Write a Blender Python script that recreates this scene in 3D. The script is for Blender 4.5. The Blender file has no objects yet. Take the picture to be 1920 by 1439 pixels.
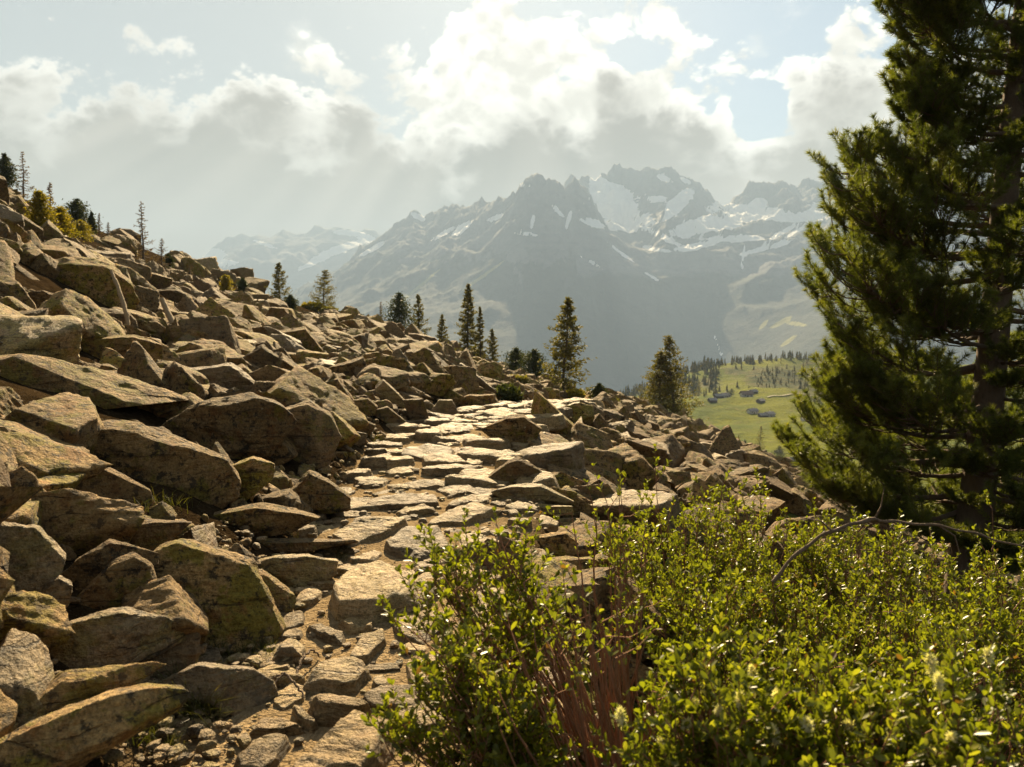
import bpy, math, random
import re
import numpy as np
from mathutils import Vector, Matrix

# ------------------------------------------------------------------ camera, world, sun, exposure
scn = bpy.context.scene
COL = scn.collection
F = 1500.0                      # focal length in photograph pixels (1920 wide)
PITCH = math.radians(3.81)      # camera looks slightly down
EYE = 1.6
EXPOSURE = 2.2
SUN_EL, SUN_AZ = math.radians(31), math.radians(-2)    # ahead of the camera, above the frame

cam_d = bpy.data.cameras.new('camera')
cam = bpy.data.objects.new('camera', cam_d)
COL.objects.link(cam)
cam.location = (0, 0, EYE)
cam.rotation_euler = (math.radians(90) - PITCH, 0, 0)
cam_d.sensor_width = 36
cam_d.lens = 36 * F / 1920
cam_d.clip_start = 0.05
cam_d.clip_end = 60000
cam_d.dof.use_dof = True
cam_d.dof.focus_distance = 6.5
cam_d.dof.aperture_fstop = 4.0
scn.camera = cam

scn.view_settings.view_transform = 'Standard'
scn.view_settings.look = 'None'
scn.view_settings.gamma = 1
scn.view_settings.use_curve_mapping = False
scn.view_settings.exposure = EXPOSURE
scn.render.engine = 'CYCLES'
scn.cycles.use_denoising = True
scn.cycles.max_bounces = 8
scn.cycles.diffuse_bounces = 5
scn.cycles.glossy_bounces = 2
scn.cycles.transmission_bounces = 4
scn.cycles.transparent_max_bounces = 8
scn.cycles.volume_bounces = 0

sun_d = bpy.data.lights.new('sun', 'SUN')
sun_d.energy = 5.0
sun_d.angle = math.radians(0.5)
sun_d.color = (1.0, 0.78, 0.47)
sun = bpy.data.objects.new('sun', sun_d)
COL.objects.link(sun)
SUN = Vector((math.cos(SUN_EL) * math.sin(SUN_AZ), math.cos(SUN_EL) * math.cos(SUN_AZ), math.sin(SUN_EL)))
sun.rotation_euler = (-SUN).to_track_quat('-Z', 'Y').to_euler()
sun.location = (0, 0, 60)


# ---- small expression language over shader math nodes
class E:
    def __init__(s, nt, sock): s.nt, s.k = nt, sock
    def _m(s, op, *a, clamp=False):
        n = s.nt.nodes.new('ShaderNodeMath'); n.operation = op; n.use_clamp = clamp
        for i, v in enumerate((s,) + a):
            if isinstance(v, E): s.nt.links.new(v.k, n.inputs[i])
            else: n.inputs[i].default_value = float(v)
        return E(s.nt, n.outputs[0])
    def __add__(s, o): return s._m('ADD', o)
    __radd__ = __add__
    def __sub__(s, o): return s._m('SUBTRACT', o)
    def __rsub__(s, o): return (s * -1.0) + o
    def __mul__(s, o): return s._m('MULTIPLY', o)
    __rmul__ = __mul__
    def __truediv__(s, o): return s._m('DIVIDE', o)
    def __pow__(s, o): return s._m('POWER', o)
    def clamp(s): return s._m('ADD', 0.0, clamp=True)
    def max(s, o): return s._m('MAXIMUM', o)
    def min(s, o): return s._m('MINIMUM', o)
    def f(s, op, *a): return s._m(op, *a)
    def ramp(s, a, b):          # smoothstep from a to b
        n = s.nt.nodes.new('ShaderNodeMapRange'); n.interpolation_type = 'SMOOTHSTEP'
        s.nt.links.new(s.k, n.inputs[0])
        n.inputs[1].default_value = a; n.inputs[2].default_value = b
        return E(s.nt, n.outputs[0])


def vec(nt, x, y, z):
    n = nt.nodes.new('ShaderNodeCombineXYZ')
    for i, v in enumerate((x, y, z)):
        if isinstance(v, E): nt.links.new(v.k, n.inputs[i])
        else: n.inputs[i].default_value = v
    return n.outputs[0]


def vop(nt, op, a, b):
    n = nt.nodes.new('ShaderNodeVectorMath'); n.operation = op
    for i, v in enumerate((a, b)):
        if hasattr(v, 'is_output'): nt.links.new(v, n.inputs[i])
        elif op == 'SCALE' and i == 1:
            if isinstance(v, E): nt.links.new(v.k, n.inputs['Scale'])
            else: n.inputs['Scale'].default_value = v
        else: n.inputs[i].default_value = v
    return n.outputs[0]


def noise(nt, v, scale, detail=4, rough=.55, dist=0.0, lac=2.0):
    n = nt.nodes.new('ShaderNodeTexNoise')
    nt.links.new(v, n.inputs['Vector'])
    n.inputs['Scale'].default_value = scale; n.inputs['Detail'].default_value = detail
    n.inputs['Roughness'].default_value = rough; n.inputs['Distortion'].default_value = dist
    n.inputs['Lacunarity'].default_value = lac
    return E(nt, n.outputs[0])


def voro(nt, v, scale, detail=0, rough=.5, feature='F1', smooth=None, out='Distance'):
    n = nt.nodes.new('ShaderNodeTexVoronoi'); n.feature = feature
    nt.links.new(v, n.inputs['Vector'])
    n.inputs['Scale'].default_value = scale
    if 'Detail' in n.inputs: n.inputs['Detail'].default_value = detail; n.inputs['Roughness'].default_value = rough
    if smooth is not None: n.inputs['Smoothness'].default_value = smooth
    return E(nt, n.outputs[out])


def mix(nt, f, a, b, mode='MIX'):
    n = nt.nodes.new('ShaderNodeMix'); n.data_type = 'RGBA'; n.blend_type = mode; n.clamp_factor = True
    for i, v in ((0, f), (6, a), (7, b)):
        if isinstance(v, E): nt.links.new(v.k, n.inputs[i])
        elif hasattr(v, 'is_output'): nt.links.new(v, n.inputs[i])
        elif i == 0: n.inputs[0].default_value = v
        else: n.inputs[i].default_value = (*v, 1)
    return n.outputs[2]


def px_dir(px, py):             # photograph pixel -> world direction with y = 1
    xc, yc = (px - 960) / F, (719.5 - py) / F
    dy = math.cos(PITCH) + yc * math.sin(PITCH)
    dz = -math.sin(PITCH) + yc * math.cos(PITCH)
    return xc / dy, dz / dy     # x and z per metre of depth


def at(px, py, Y):
    a, b = px_dir(px, py)
    return np.array((a * Y, Y, EYE + b * Y))


def px_azel(px, py):
    a, b = px_dir(px, py)
    return math.atan2(a, 1), math.atan2(b, math.hypot(a, 1))


# ---- world: Nishita sky with a bank of cumulus
def build_world():
    w = bpy.data.worlds.new('World'); scn.world = w; w.use_nodes = True
    nt = w.node_tree; nt.nodes.clear()
    out = nt.nodes.new('ShaderNodeOutputWorld')
    tc = nt.nodes.new('ShaderNodeTexCoord')
    d = vop(nt, 'NORMALIZE', tc.outputs['Generated'], (0, 0, 0))
    sep = nt.nodes.new('ShaderNodeSeparateXYZ'); nt.links.new(d, sep.inputs[0])
    X, Y, Z = (E(nt, sep.outputs[i]) for i in range(3))
    az = X.f('ARCTAN2', Y)
    el = Z.f('ARCSINE')
    sky = nt.nodes.new('ShaderNodeTexSky'); sky.sky_type = 'NISHITA'; sky.sun_disc = False
    sky.sun_elevation = SUN_EL; sky.sun_rotation = SUN_AZ
    sky.altitude = 2200; sky.air_density = 1.0; sky.dust_density = 2.0; sky.ozone_density = 2.0
    g = 2.0 ** -EXPOSURE
    # cloud-top line (radians of elevation against azimuth), continued evenly round the horizon
    top = [(0, 95), (110, 108), (150, 92), (230, 100), (300, 90), (440, 96), (520, 132), (600, 115), (660, 130), (720, 185), (760, 150),
           (820, 50), (860, -30), (960, -70), (1120, -60), (1200, -20), (1245, 20), (1280, 70), (1320, 108), (1370, 92), (1420, 84), (1470, 100),
           (1510, 70), (1560, 40), (1640, 30), (1760, 60), (1920, 80)]
    # below this second line the bank is in its own shade
    grey_line = [(0, 165), (90, 185), (160, 140), (300, 135), (420, 150), (520, 205), (600, 220), (680, 190), (760, 235), (850, 245), (930, 215),
                 (985, 175), (1040, 190), (1095, 235), (1135, 130), (1180, 112), (1230, 145), (1290, 235), (1330, 260), (1380, 300),
                 (1440, 290), (1490, 215), (1560, 170), (1640, 150), (1920, 150)]
    A0, A1 = -0.72, 0.72
    azn = ((az - A0) / (A1 - A0)).clamp()

    def curve(line):
        fc = nt.nodes.new('ShaderNodeFloatCurve')
        pts = [((px_azel(px, 300)[0] - A0) / (A1 - A0), px_azel(px, py)[1]) for px, py in line]
        pts = [(0.0, pts[0][1]), (1.0, pts[-1][1])] + [(0.06, pts[0][1])] + pts + [(0.94, pts[-1][1])]
        cm = fc.mapping; c = cm.curves[0]
        for i, (a, b) in enumerate(pts):
            if i < 2: c.points[i].location = (a, b)
            else: c.points.new(a, b)
        cm.update()
        nt.links.new(azn.k, fc.inputs['Value'])
        return E(nt, fc.outputs[0])

    T, G = curve(top), curve(grey_line)

    P = vec(nt, X, Y, Z * 1.35)
    warp = nt.nodes.new('ShaderNodeTexNoise'); nt.links.new(P, warp.inputs['Vector'])
    warp.inputs['Scale'].default_value = 7; warp.inputs['Detail'].default_value = 3
    wv = vop(nt, 'SCALE', vop(nt, 'SUBTRACT', warp.outputs['Color'], (.5, .5, .5)), 0.06)
    PW = vop(nt, 'ADD', P, wv)

    def billow(v, full=True):
        v1 = voro(nt, v, 12.5, 4 if full else 2, .62)
        n1 = noise(nt, v, 9, 8 if full else 4, .6)
        return (0.46 - v1) * 0.115 + (n1 - .5) * 0.13

    def gauss(px, py, rx, ry):
        a, e = px_azel(px, py)
        dx = (az - a) * (F / rx); dy = (el - e) * (F / ry)
        return ((dx * dx + dy * dy) * -1.0).f('EXPONENT')

    toward = Vector((0.10, 0, 1)).normalized() * 0.022
    B0 = billow(PW)
    B1 = billow(vop(nt, 'ADD', PW, tuple(toward)), False)
    base = T - el
    # openings in the bank
    hole = (gauss(1425, 210, 40, 45) * 1.3 + gauss(1190, 100, 55, 30) * .75 + gauss(1065, 150, 30, 30) * .6 + gauss(1330, 215, 16, 22) * .5
            + gauss(1460, 40, 60, 40) * .3 + gauss(985, 15, 30, 25) * .4)
    hole = hole * 0.2
    D0 = base + B0 + 0.095 - hole
    # shade inside the cloud: depth below the grey line, broken up by the billows and by their sunward neighbours
    q = (G - el) + B0 * 1.05 + 0.092 - hole * 0.6
    puff = (B0 - B1).ramp(0.014, 0.060) * (G - el).ramp(0.05, -0.06)
    lit = (1.0 - q.ramp(-0.055, 0.06)).max(puff)
    alpha = D0.ramp(0.0, 0.030)
    # thin wisps above the bank
    wn = noise(nt, PW, 16, 6, .68)
    wis = (wn + gauss(575, 75, 60, 55) * .30 + gauss(600, 110, 70, 30) * .22 + gauss(1490, 45, 60, 45) * .26 + gauss(1410, 70, 40, 70) * .24
           + gauss(1120, 15, 130, 50) * .16 + gauss(830, 95, 16, 30) * .2).ramp(.70, 1.05)
    # angle to the sun
    dn = nt.nodes.new('ShaderNodeVectorMath'); dn.operation = 'DOT_PRODUCT'
    nt.links.new(d, dn.inputs[0]); dn.inputs[1].default_value = tuple(SUN)
    cs = E(nt, dn.outputs['Value'])
    near = cs.ramp(0.55, 0.97)
    sheen = cs.ramp(-0.4, 0.95)
    low = noise(nt, vec(nt, X, Y, Z * 2.5), 5, 3, .5)
    # base of the bank: soft grey, warmer towards the horizon
    # long pale and dim shafts that fan out below the hidden sun
    sa, se = px_azel(1040, -260)
    fan = ((az - sa) / ((el * -1.0) + se).max(0.05))
    shaft = noise(nt, vec(nt, fan * 1.7, 0.0, 3.7), 2.2, 2, .5)
    fade = el.ramp(.30, .19) * az.ramp(-.62, -.40) * az.ramp(.22, .04)
    greyv = (sheen * .285 + .135) * (low * .34 + .83) * ((shaft - .5) * fade * 2.9 + 1.0)
    grey = mix(nt, el.ramp(.26, .05), (1.16, 1.03, .86), (1.20, 1.05, .83))
    grey = vop(nt, 'SCALE', grey, greyv)
    gd = gauss(1195, 215, 110, 100) * .16 + gauss(1120, 300, 190, 60) * .20 + gauss(1000, 240, 90, 60) * .10 + gauss(1350, 310, 90, 40) * .10 - gauss(1405, 345, 50, 25) * .35 - gauss(915, 350, 70, 50) * .12 - gauss(185, 345, 70, 50) * .14 - gauss(230, 400, 90, 60) * .06 + gauss(110, 330, 50, 40) * .08
    grey = vop(nt, 'SCALE', grey, 1.0 - gd)
    white = vop(nt, 'SCALE', mix(nt, near, (1.0, .965, .88), (1.0, .96, .86)), sheen * .95 + near * .52 + .22)
    fold = (B1 - B0).ramp(-.01, .07) * .34
    white = vop(nt, 'SCALE', mix(nt, fold, white, vop(nt, 'MULTIPLY', white, (.93, .90, .84))), 1.0 - fold)
    cl = mix(nt, lit, grey, white)
    # clear sky
    bg1 = nt.nodes.new('ShaderNodeVectorMath'); bg1.operation = 'SCALE'
    nt.links.new(sky.outputs[0], bg1.inputs[0]); bg1.inputs['Scale'].default_value = 0.05
    thin = az.ramp(.42, -.35) * .42 + .26
    veil = mix(nt, thin, vop(nt, 'MULTIPLY', bg1.outputs[0], (.82, .80, .66)), (.60 * g, .58 * g, .50 * g))
    col = mix(nt, wis * .6, veil, vop(nt, 'SCALE', white, g))
    col = mix(nt, alpha, col, vop(nt, 'SCALE', cl, g))
    bg = nt.nodes.new('ShaderNodeBackground')
    nt.links.new(col, bg.inputs[0]); bg.inputs[1].default_value = 1.0
    nt.links.new(bg.outputs[0], out.inputs[0])
    w.cycles.sampling_method = 'MANUAL'; w.cycles.sample_map_resolution = 1024


build_world()


# ------------------------------------------------------------------ numpy helpers
RNG = np.random.default_rng(7)
_P = np.random.default_rng(1).permutation(256)
_P = np.concatenate([_P, _P, _P])
_G = np.random.default_rng(2).normal(size=(256, 3)); _G /= np.linalg.norm(_G, axis=1)[:, None]


def perlin(p):
    p = np.asarray(p, float)
    i = np.floor(p).astype(int); f = p - i; i &= 255
    u = f * f * f * (f * (f * 6 - 15) + 10)
    r = 0
    for dx in (0, 1):
        wx = u[:, 0] if dx else 1 - u[:, 0]
        for dy in (0, 1):
            wy = u[:, 1] if dy else 1 - u[:, 1]
            for dz in (0, 1):
                wz = u[:, 2] if dz else 1 - u[:, 2]
                h = _P[_P[_P[i[:, 0] + dx] + i[:, 1] + dy] + i[:, 2] + dz]
                g = _G[h]
                r = r + wx * wy * wz * (g[:, 0] * (f[:, 0] - dx) + g[:, 1] * (f[:, 1] - dy) + g[:, 2] * (f[:, 2] - dz))
    return r


def fbm(p, oct=4, gain=.5, lac=2.03):
    a, r, q = 1.0, 0, np.asarray(p, float)
    for _ in range(oct):
        r = r + a * perlin(q); q = q * lac + 13.7; a *= gain
    return r


def ridged(p, oct=6, gain=.55, lac=2.1):
    a, r, q, w = 1.0, 0, np.asarray(p, float), 1.0
    for _ in range(oct):
        n = (1 - np.abs(perlin(q)) * 1.7).clip(0) ** 2
        r = r + a * n * w; w = n.clip(0, 1); q = q * lac + 7.3; a *= gain
    return r


def make_mesh(name, V, faces, mats, attrs=None, smooth=True, fmat=None):
    """faces: list of (n, k) index arrays"""
    me = bpy.data.meshes.new(name)
    V = np.asarray(V, np.float32)
    me.vertices.add(len(V)); me.vertices.foreach_set('co', V.ravel())
    fl = [np.asarray(f, np.int32) for f in faces if len(f)]
    tot = np.concatenate([np.full(len(f), f.shape[1], np.int32) for f in fl])
    idx = np.concatenate([f.ravel() for f in fl])
    me.loops.add(len(idx)); me.loops.foreach_set('vertex_index', idx)
    me.polygons.add(len(tot))
    me.polygons.foreach_set('loop_start', np.concatenate([[0], np.cumsum(tot)[:-1]]).astype(np.int32))
    if fmat is not None: me.polygons.foreach_set('material_index', np.asarray(fmat, np.int32))
    me.polygons.foreach_set('use_smooth', np.full(len(tot), smooth))
    for m in (mats if isinstance(mats, (list, tuple)) else [mats]): me.materials.append(m)
    for k, v in (attrs or {}).items():
        a = me.attributes.new(k, 'FLOAT', 'POINT'); a.data.foreach_set('value', np.asarray(v, np.float32))
    me.update(calc_edges=True)
    return me


def obj(name, me, parent=None, loc=None, label=None, cat=None, group=None, kind=None):
    o = bpy.data.objects.new(name, me); COL.objects.link(o)
    if parent is not None: o.parent = parent
    if loc is not None: o.location = loc
    if label: o['label'] = label
    if cat: o['category'] = cat
    if group: o['group'] = group
    if kind: o['kind'] = kind
    return o


def ico(level, _c={}):
    if level in _c: return _c[level]
    t = (1 + 5 ** .5) / 2
    V = [(-1, t, 0), (1, t, 0), (-1, -t, 0), (1, -t, 0), (0, -1, t), (0, 1, t), (0, -1, -t), (0, 1, -t), (t, 0, -1), (t, 0, 1), (-t, 0, -1), (-t, 0, 1)]
    Fc = [(0, 11, 5), (0, 5, 1), (0, 1, 7), (0, 7, 10), (0, 10, 11), (1, 5, 9), (5, 11, 4), (11, 10, 2), (10, 7, 6), (7, 1, 8),
          (3, 9, 4), (3, 4, 2), (3, 2, 6), (3, 6, 8), (3, 8, 9), (4, 9, 5), (2, 4, 11), (6, 2, 10), (8, 6, 7), (9, 8, 1)]
    V = [np.array(v) / np.linalg.norm(v) for v in V]
    for _ in range(level):
        mid, F2 = {}, []
        def m(a, b):
            k = (min(a, b), max(a, b))
            if k not in mid:
                v = V[a] + V[b]; V.append(v / np.linalg.norm(v)); mid[k] = len(V) - 1
            return mid[k]
        for a, b, c in Fc:
            x, y, z = m(a, b), m(b, c), m(c, a)
            F2 += [(a, x, z), (b, y, x), (c, z, y), (x, y, z)]
        Fc = F2
    _c[level] = (np.array(V), np.array(Fc, np.int32))
    return _c[level]


def grid_faces(nu, nv, wrap=False):
    i = np.arange(nu if wrap else nu - 1)[:, None]; j = np.arange(nv - 1)[None, :]
    a = i * nv + j; b = ((i + 1) % nu) * nv + j
    return np.stack([a, b, b + 1, a + 1], -1).reshape(-1, 4)


class Tubes:
    """collects tapered tubes into one mesh"""
    def __init__(s): s.V, s.F, s.n = [], [], 0
    def add(s, pts, rad, sides=5):
        P = np.asarray(pts, float); R = np.broadcast_to(np.asarray(rad, float), (len(P),))
        t = np.gradient(P, axis=0); t /= np.linalg.norm(t, axis=1)[:, None] + 1e-9
        up = np.where(np.abs(t[:, 2:3]) > .9, [[1., 0, 0]], [[0, 0, 1.]])
        a = np.cross(t, up); a /= np.linalg.norm(a, axis=1)[:, None] + 1e-9
        b = np.cross(t, a)
        th = np.arange(sides) * 2 * math.pi / sides
        ring = P[:, None] + R[:, None, None] * (np.cos(th)[None, :, None] * a[:, None] + np.sin(th)[None, :, None] * b[:, None])
        s.V.append(ring.reshape(-1, 3))
        i = np.arange(len(P) - 1)[:, None]; j = np.arange(sides)[None]
        q = np.stack([i * sides + j, i * sides + (j + 1) % sides, (i + 1) * sides + (j + 1) % sides, (i + 1) * sides + j], -1).reshape(-1, 4)
        s.F.append(q + s.n)
        s.n += len(P) * sides
    def mesh(s, name, mat):
        return make_mesh(name, np.concatenate(s.V), [np.concatenate(s.F)], mat)


# ------------------------------------------------------------------ materials
def new_mat(name):
    m = bpy.data.materials.new(name); m.use_nodes = True
    nt = m.node_tree
    return m, nt, nt.nodes['Principled BSDF']


def attr(nt, name):
    n = nt.nodes.new('ShaderNodeAttribute'); n.attribute_name = name
    return E(nt, n.outputs['Fac'])


def bump(nt, h, dist, strength=1.0):
    n = nt.nodes.new('ShaderNodeBump'); n.inputs['Distance'].default_value = dist; n.inputs['Strength'].default_value = strength
    nt.links.new(h.k, n.inputs['Height'])
    return n.outputs[0]


def rock_material(name, a, b, c, lichen, rough, spec, grain=1.0, strata=.5):
    m, nt, bs = new_mat(name)
    geo = nt.nodes.new('ShaderNodeNewGeometry')
    tint = attr(nt, 'tint')
    pos = vop(nt, 'ADD', geo.outputs['Position'], vec(nt, tint * 31.0, tint * 17.0, tint * 23.0))
    sx = nt.nodes.new('ShaderNodeMapping'); nt.links.new(pos, sx.inputs[0])
    sx.inputs['Rotation'].default_value = (math.radians(18), math.radians(-14), 0); sx.inputs['Scale'].default_value = (1, 1, 5.5)
    big = noise(nt, pos, 1.7 * grain, 4, .6)
    mid = noise(nt, pos, 7 * grain, 6, .68)
    lay = noise(nt, sx.outputs[0], 3.4 * grain, 6, .65)
    fine = noise(nt, pos, 46 * grain, 4, .7)
    col = mix(nt, big.ramp(.36, .64), a, b)
    col = mix(nt, (mid * .6 + lay * .4).ramp(.47, .66) * .75, col, c)
    # lichen crusts: pale rings, yellow-green mats, black specks
    cell = voro(nt, vop(nt, 'ADD', pos, vop(nt, 'SCALE', pos, 0.0)), 11 * grain, 2, .6)
    cl = ((cell * -1.0) + .62 + (mid - .5) * 1.1).ramp(.18, .26) * (big + tint * .25).ramp(.38, .55)
    col = mix(nt, cl * .95 * lichen, col, (.34, .275, .155))
    yg = (noise(nt, pos, 4.2 * grain, 5, .7) + (tint - .5) * .14).ramp(.49, .58)
    col = mix(nt, yg * .85 * lichen, col, (.150, .122, .014))
    og = noise(nt, vop(nt, 'ADD', pos, (9, 4, 2)), 5.2 * grain, 5, .7).ramp(.54, .62)
    col = mix(nt, og * .7 * lichen, col, (.170, .078, .020))
    bk = noise(nt, vop(nt, 'ADD', pos, (3, 7, 1)), 15 * grain, 5, .72).ramp(.53, .60)
    col = mix(nt, bk * .85 * lichen, col, (.022, .018, .011))
    sp = (fine * .8 + noise(nt, pos, 120 * grain, 2, .6) * .4)
    col = mix(nt, 1.0, col, vec(nt, *([(sp * 3.0 - .80).max(.12)] * 3)), 'MULTIPLY')
    col = mix(nt, 1.0, col, vec(nt, tint * .75 + .55, tint * .74 + .55, tint * .70 + .56), 'MULTIPLY')
    # each stone has its own hue: some rusty, some grey
    grey_ = (tint * 7.31).f('FRACT')
    col = mix(nt, grey_.ramp(.62, .98) * .5, col, mix(nt, .75, col, (.135, .104, .070)))
    col = mix(nt, grey_.ramp(.30, .0) * .35, col, (.150, .085, .034))
    nt.links.new(col, bs.inputs['Base Color'])
    bs.inputs['Roughness'].default_value = rough
    bs.inputs['Specular IOR Level'].default_value = spec
    crw = vop(nt, 'ADD', sx.outputs[0], vop(nt, 'SCALE', vec(nt, mid, lay, big), .35))
    crack = voro(nt, crw, 1.5 * grain, 1, .5, 'DISTANCE_TO_EDGE').ramp(.022, .0) * (lay + .1).ramp(.56, .70)
    col = mix(nt, crack * .6, col, (.020, .014, .008))
    nt.links.new(col, bs.inputs['Base Color'])
    h = crack * -.6 + big * .8 + mid * .9 + lay * (1.4 * strata) + fine * .30
    nt.links.new(bump(nt, h, .08 / grain, 1.0), bs.inputs['Normal'])
    return m


M_ROCK = rock_material('lichen_rock', (.305, .194, .074), (.205, .134, .054), (.085, .055, .024), 1.0, .85, .25)
M_PALE = rock_material('worn_path_stone', (.340, .248, .134), (.250, .182, .098), (.125, .090, .048), .25, .62, .12, 1.25, 1.0)
M_FRESH = rock_material('pale_boulder', (.300, .215, .112), (.220, .156, .080), (.110, .077, .040), .6, .72, .3)


def soil_material():
    m, nt, bs = new_mat('soil')
    geo = nt.nodes.new('ShaderNodeNewGeometry'); pos = geo.outputs['Position']
    path = attr(nt, 'path'); moss = attr(nt, 'moss')
    n1, n2, n3 = noise(nt, pos, 2.2, 5, .62), noise(nt, pos, 14, 5, .7), noise(nt, pos, 70, 3, .7)
    dark = mix(nt, n1.ramp(.35, .65), (.018, .012, .006), (.038, .025, .013))
    sand = mix(nt, (n1 * .5 + n2 * .5).ramp(.38, .62), (.200, .142, .078), (.300, .222, .128))
    col = mix(nt, path + (n2 - .5) * .5, dark, sand)
    col = mix(nt, (moss * (n2 + .35)).ramp(.2, .7), col, (.072, .078, .020))
    peb = voro(nt, pos, 42, 1, .5)
    col = mix(nt, 1.0, col, vec(nt, *([n3 * .9 + .55] * 3)), 'MULTIPLY')
    nt.links.new(col, bs.inputs['Base Color'])
    bs.inputs['Roughness'].default_value = 1.0; bs.inputs['Specular IOR Level'].default_value = 0.0
    nt.links.new(bump(nt, n2 * 1.0 + n3 * .5 - peb * .5, .035), bs.inputs['Normal'])
    return m


M_SOIL = soil_material()


def leaf_material(name, c1, c2, c3, trans=.45, rough=.38, spec=.5):
    m, nt, bs = new_mat(name)
    t = attr(nt, 'tint')
    col = mix(nt, t.ramp(.0, .55), c1, c2)
    col = mix(nt, t.ramp(.60, 1.0), col, c3)
    col = mix(nt, t.ramp(1.05, 1.15), col, (.12, .062, .022))
    nt.links.new(col, bs.inputs['Base Color'])
    bs.inputs['Roughness'].default_value = rough; bs.inputs['Specular IOR Level'].default_value = spec
    tr = nt.nodes.new('ShaderNodeBsdfTranslucent')
    nt.links.new(mix(nt, 1.0, col, (1.45, 1.55, .45), 'MULTIPLY'), tr.inputs[0])
    ms = nt.nodes.new('ShaderNodeMixShader'); ms.inputs[0].default_value = trans
    nt.links.new(bs.outputs[0], ms.inputs[1]); nt.links.new(tr.outputs[0], ms.inputs[2])
    nt.links.new(ms.outputs[0], nt.nodes['Material Output'].inputs[0])
    return m


M_LEAF = leaf_material('shrub_leaf', (.056, .066, .008), (.142, .152, .015), (.245, .228, .034), .5, .40, .42)
M_PINE = leaf_material('pine_needle', (.055, .068, .015), (.112, .126, .027), (.20, .19, .042), .46, .5, .35)
M_LARCH = leaf_material('larch_needle', (.065, .062, .020), (.115, .100, .032), (.165, .125, .045), .4, .6, .2)
M_DARK = leaf_material('dark_pine_needle', (.022, .030, .011), (.042, .050, .016), (.072, .075, .024), .25, .6, .2)
M_GOLD = leaf_material('golden_larch_needle', (.12, .105, .016), (.20, .155, .022), (.26, .18, .028), .45, .6, .2)
M_RUST = leaf_material('bare_larch_twig', (.10, .068, .040), (.145, .095, .058), (.18, .12, .075), .25, .7, .1)
M_GRASS = leaf_material('grass_blade', (.035, .040, .009), (.065, .062, .016), (.11, .085, .03), .3, .5, .3)
M_CATKIN = leaf_material('catkin_down', (.55, .50, .38), (.65, .60, .48), (.72, .68, .56), .4, .9, .1)


def bark_material(name, a, b, scale):
    m, nt, bs = new_mat(name)
    geo = nt.nodes.new('ShaderNodeNewGeometry')
    mp = nt.nodes.new('ShaderNodeMapping'); mp.inputs['Scale'].default_value = (1, 1, .35); nt.links.new(geo.outputs['Position'], mp.inputs[0])
    n1, n2 = noise(nt, mp.outputs[0], scale, 5, .65), voro(nt, mp.outputs[0], scale * 1.4, 2, .6)
    nt.links.new(mix(nt, (n1 * .6 + n2 * .5).ramp(.3, .7), a, b), bs.inputs['Base Color'])
    bs.inputs['Roughness'].default_value = .9; bs.inputs['Specular IOR Level'].default_value = .2
    nt.links.new(bump(nt, n1 + n2, .12 / scale), bs.inputs['Normal'])
    return m


M_BARK = bark_material('pine_bark', (.045, .032, .022), (.12, .085, .058), 18)
M_STEM = bark_material('shrub_stem', (.085, .038, .020), (.22, .115, .065), 60)
M_LOG = bark_material('weathered_wood', (.13, .095, .055), (.23, .17, .10), 14)
M_FARBARK = bark_material('larch_bark', (.05, .038, .028), (.10, .075, .055), 6)


# ------------------------------------------------------------------ near terrain
_py = np.array([-40, 0, 6, 8, 10.3, 14, 18, 23, 30, 45, 70, 110, 200])
_px = np.array([-.7, -.55, -.72, -.74, -.95, -.45, .55, 1.4, 2.3, 4.0, 6.0, 8, 12])
_zy = np.array([-60, -20, 0, 8, 12, 16, 22, 30, 45, 90, 150, 260])
_zz = np.array([1.5, .6, 0, 0, .06, 0, -.45, -1.15, -2.35, -5.1, -8.7, -15])
_wy = np.array([-20, 3, 5, 7, 9, 16, 24, 60]); _ww = np.array([.85, .72, .72, .98, .95, .95, .8, .7])


def path_x(y): return np.interp(y, _py, _px)
def path_z(y): return np.interp(y, _zy, _zz)


def ground(x, y, rough=True):
    x, y = np.asarray(x, float), np.asarray(y, float)
    d = x - path_x(y); w = np.interp(y, _wy, _ww)
    e = np.maximum(-d - w, 0); z = path_z(y) + .37 * e + .28 * (1 - np.exp(-e / .7))
    e = np.maximum(d - w, 0)
    nearb = np.exp(-(y / 4.5) ** 2)
    z = z - (.42 - .25 * nearb) * (1 - np.exp(-e / .45)) - .21 * e - .012 * e * e * (e < 40) - (e >= 40) * (.012 * 1600 + .96 * (e - 40))
    el_ = np.maximum(-d - w, 0); er_ = np.maximum(d - w, 0)
    ang = -x / np.maximum(y, 1.0)
    z = z - np.interp(y, [5, 9, 14, 40, 60, 95], [0, .6, 1.3, 2.3, 2.2, 1.2]) * (1 - np.exp(-(el_ / 3.0) ** 2)) * np.interp(ang, [0, .12, .25, .42, .66], [.25, .5, .9, 1.0, .4])
    z = z - np.interp(y, [9, 15, 40, 60], [0, .38, .5, 0]) * (1 - np.exp(-(er_ / 1.5) ** 2))
    far = np.maximum(y - 60, 0); z = z - .0009 * far ** 2
    if rough:
        p = np.stack([x, y, x * 0], -1).reshape(-1, 3)
        k = np.minimum(np.abs(d) / (w + .2), 1).ravel()
        z = z + ((perlin(p * .9) * .10 + perlin(p * 2.7) * .05) * (.35 + .65 * k)).reshape(z.shape)
    return z


def hit(px, py, tmax=140, t0=1.2):
    """depth at which a photograph pixel meets the near terrain"""
    a, b = px_dir(px, py)
    t = np.concatenate([np.arange(t0, 20, .02), np.arange(20, tmax, .1)])
    below = EYE + b * t < ground(a * t, t, False)
    if not below.any(): return None
    return float(t[np.argmax(below)])


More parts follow.
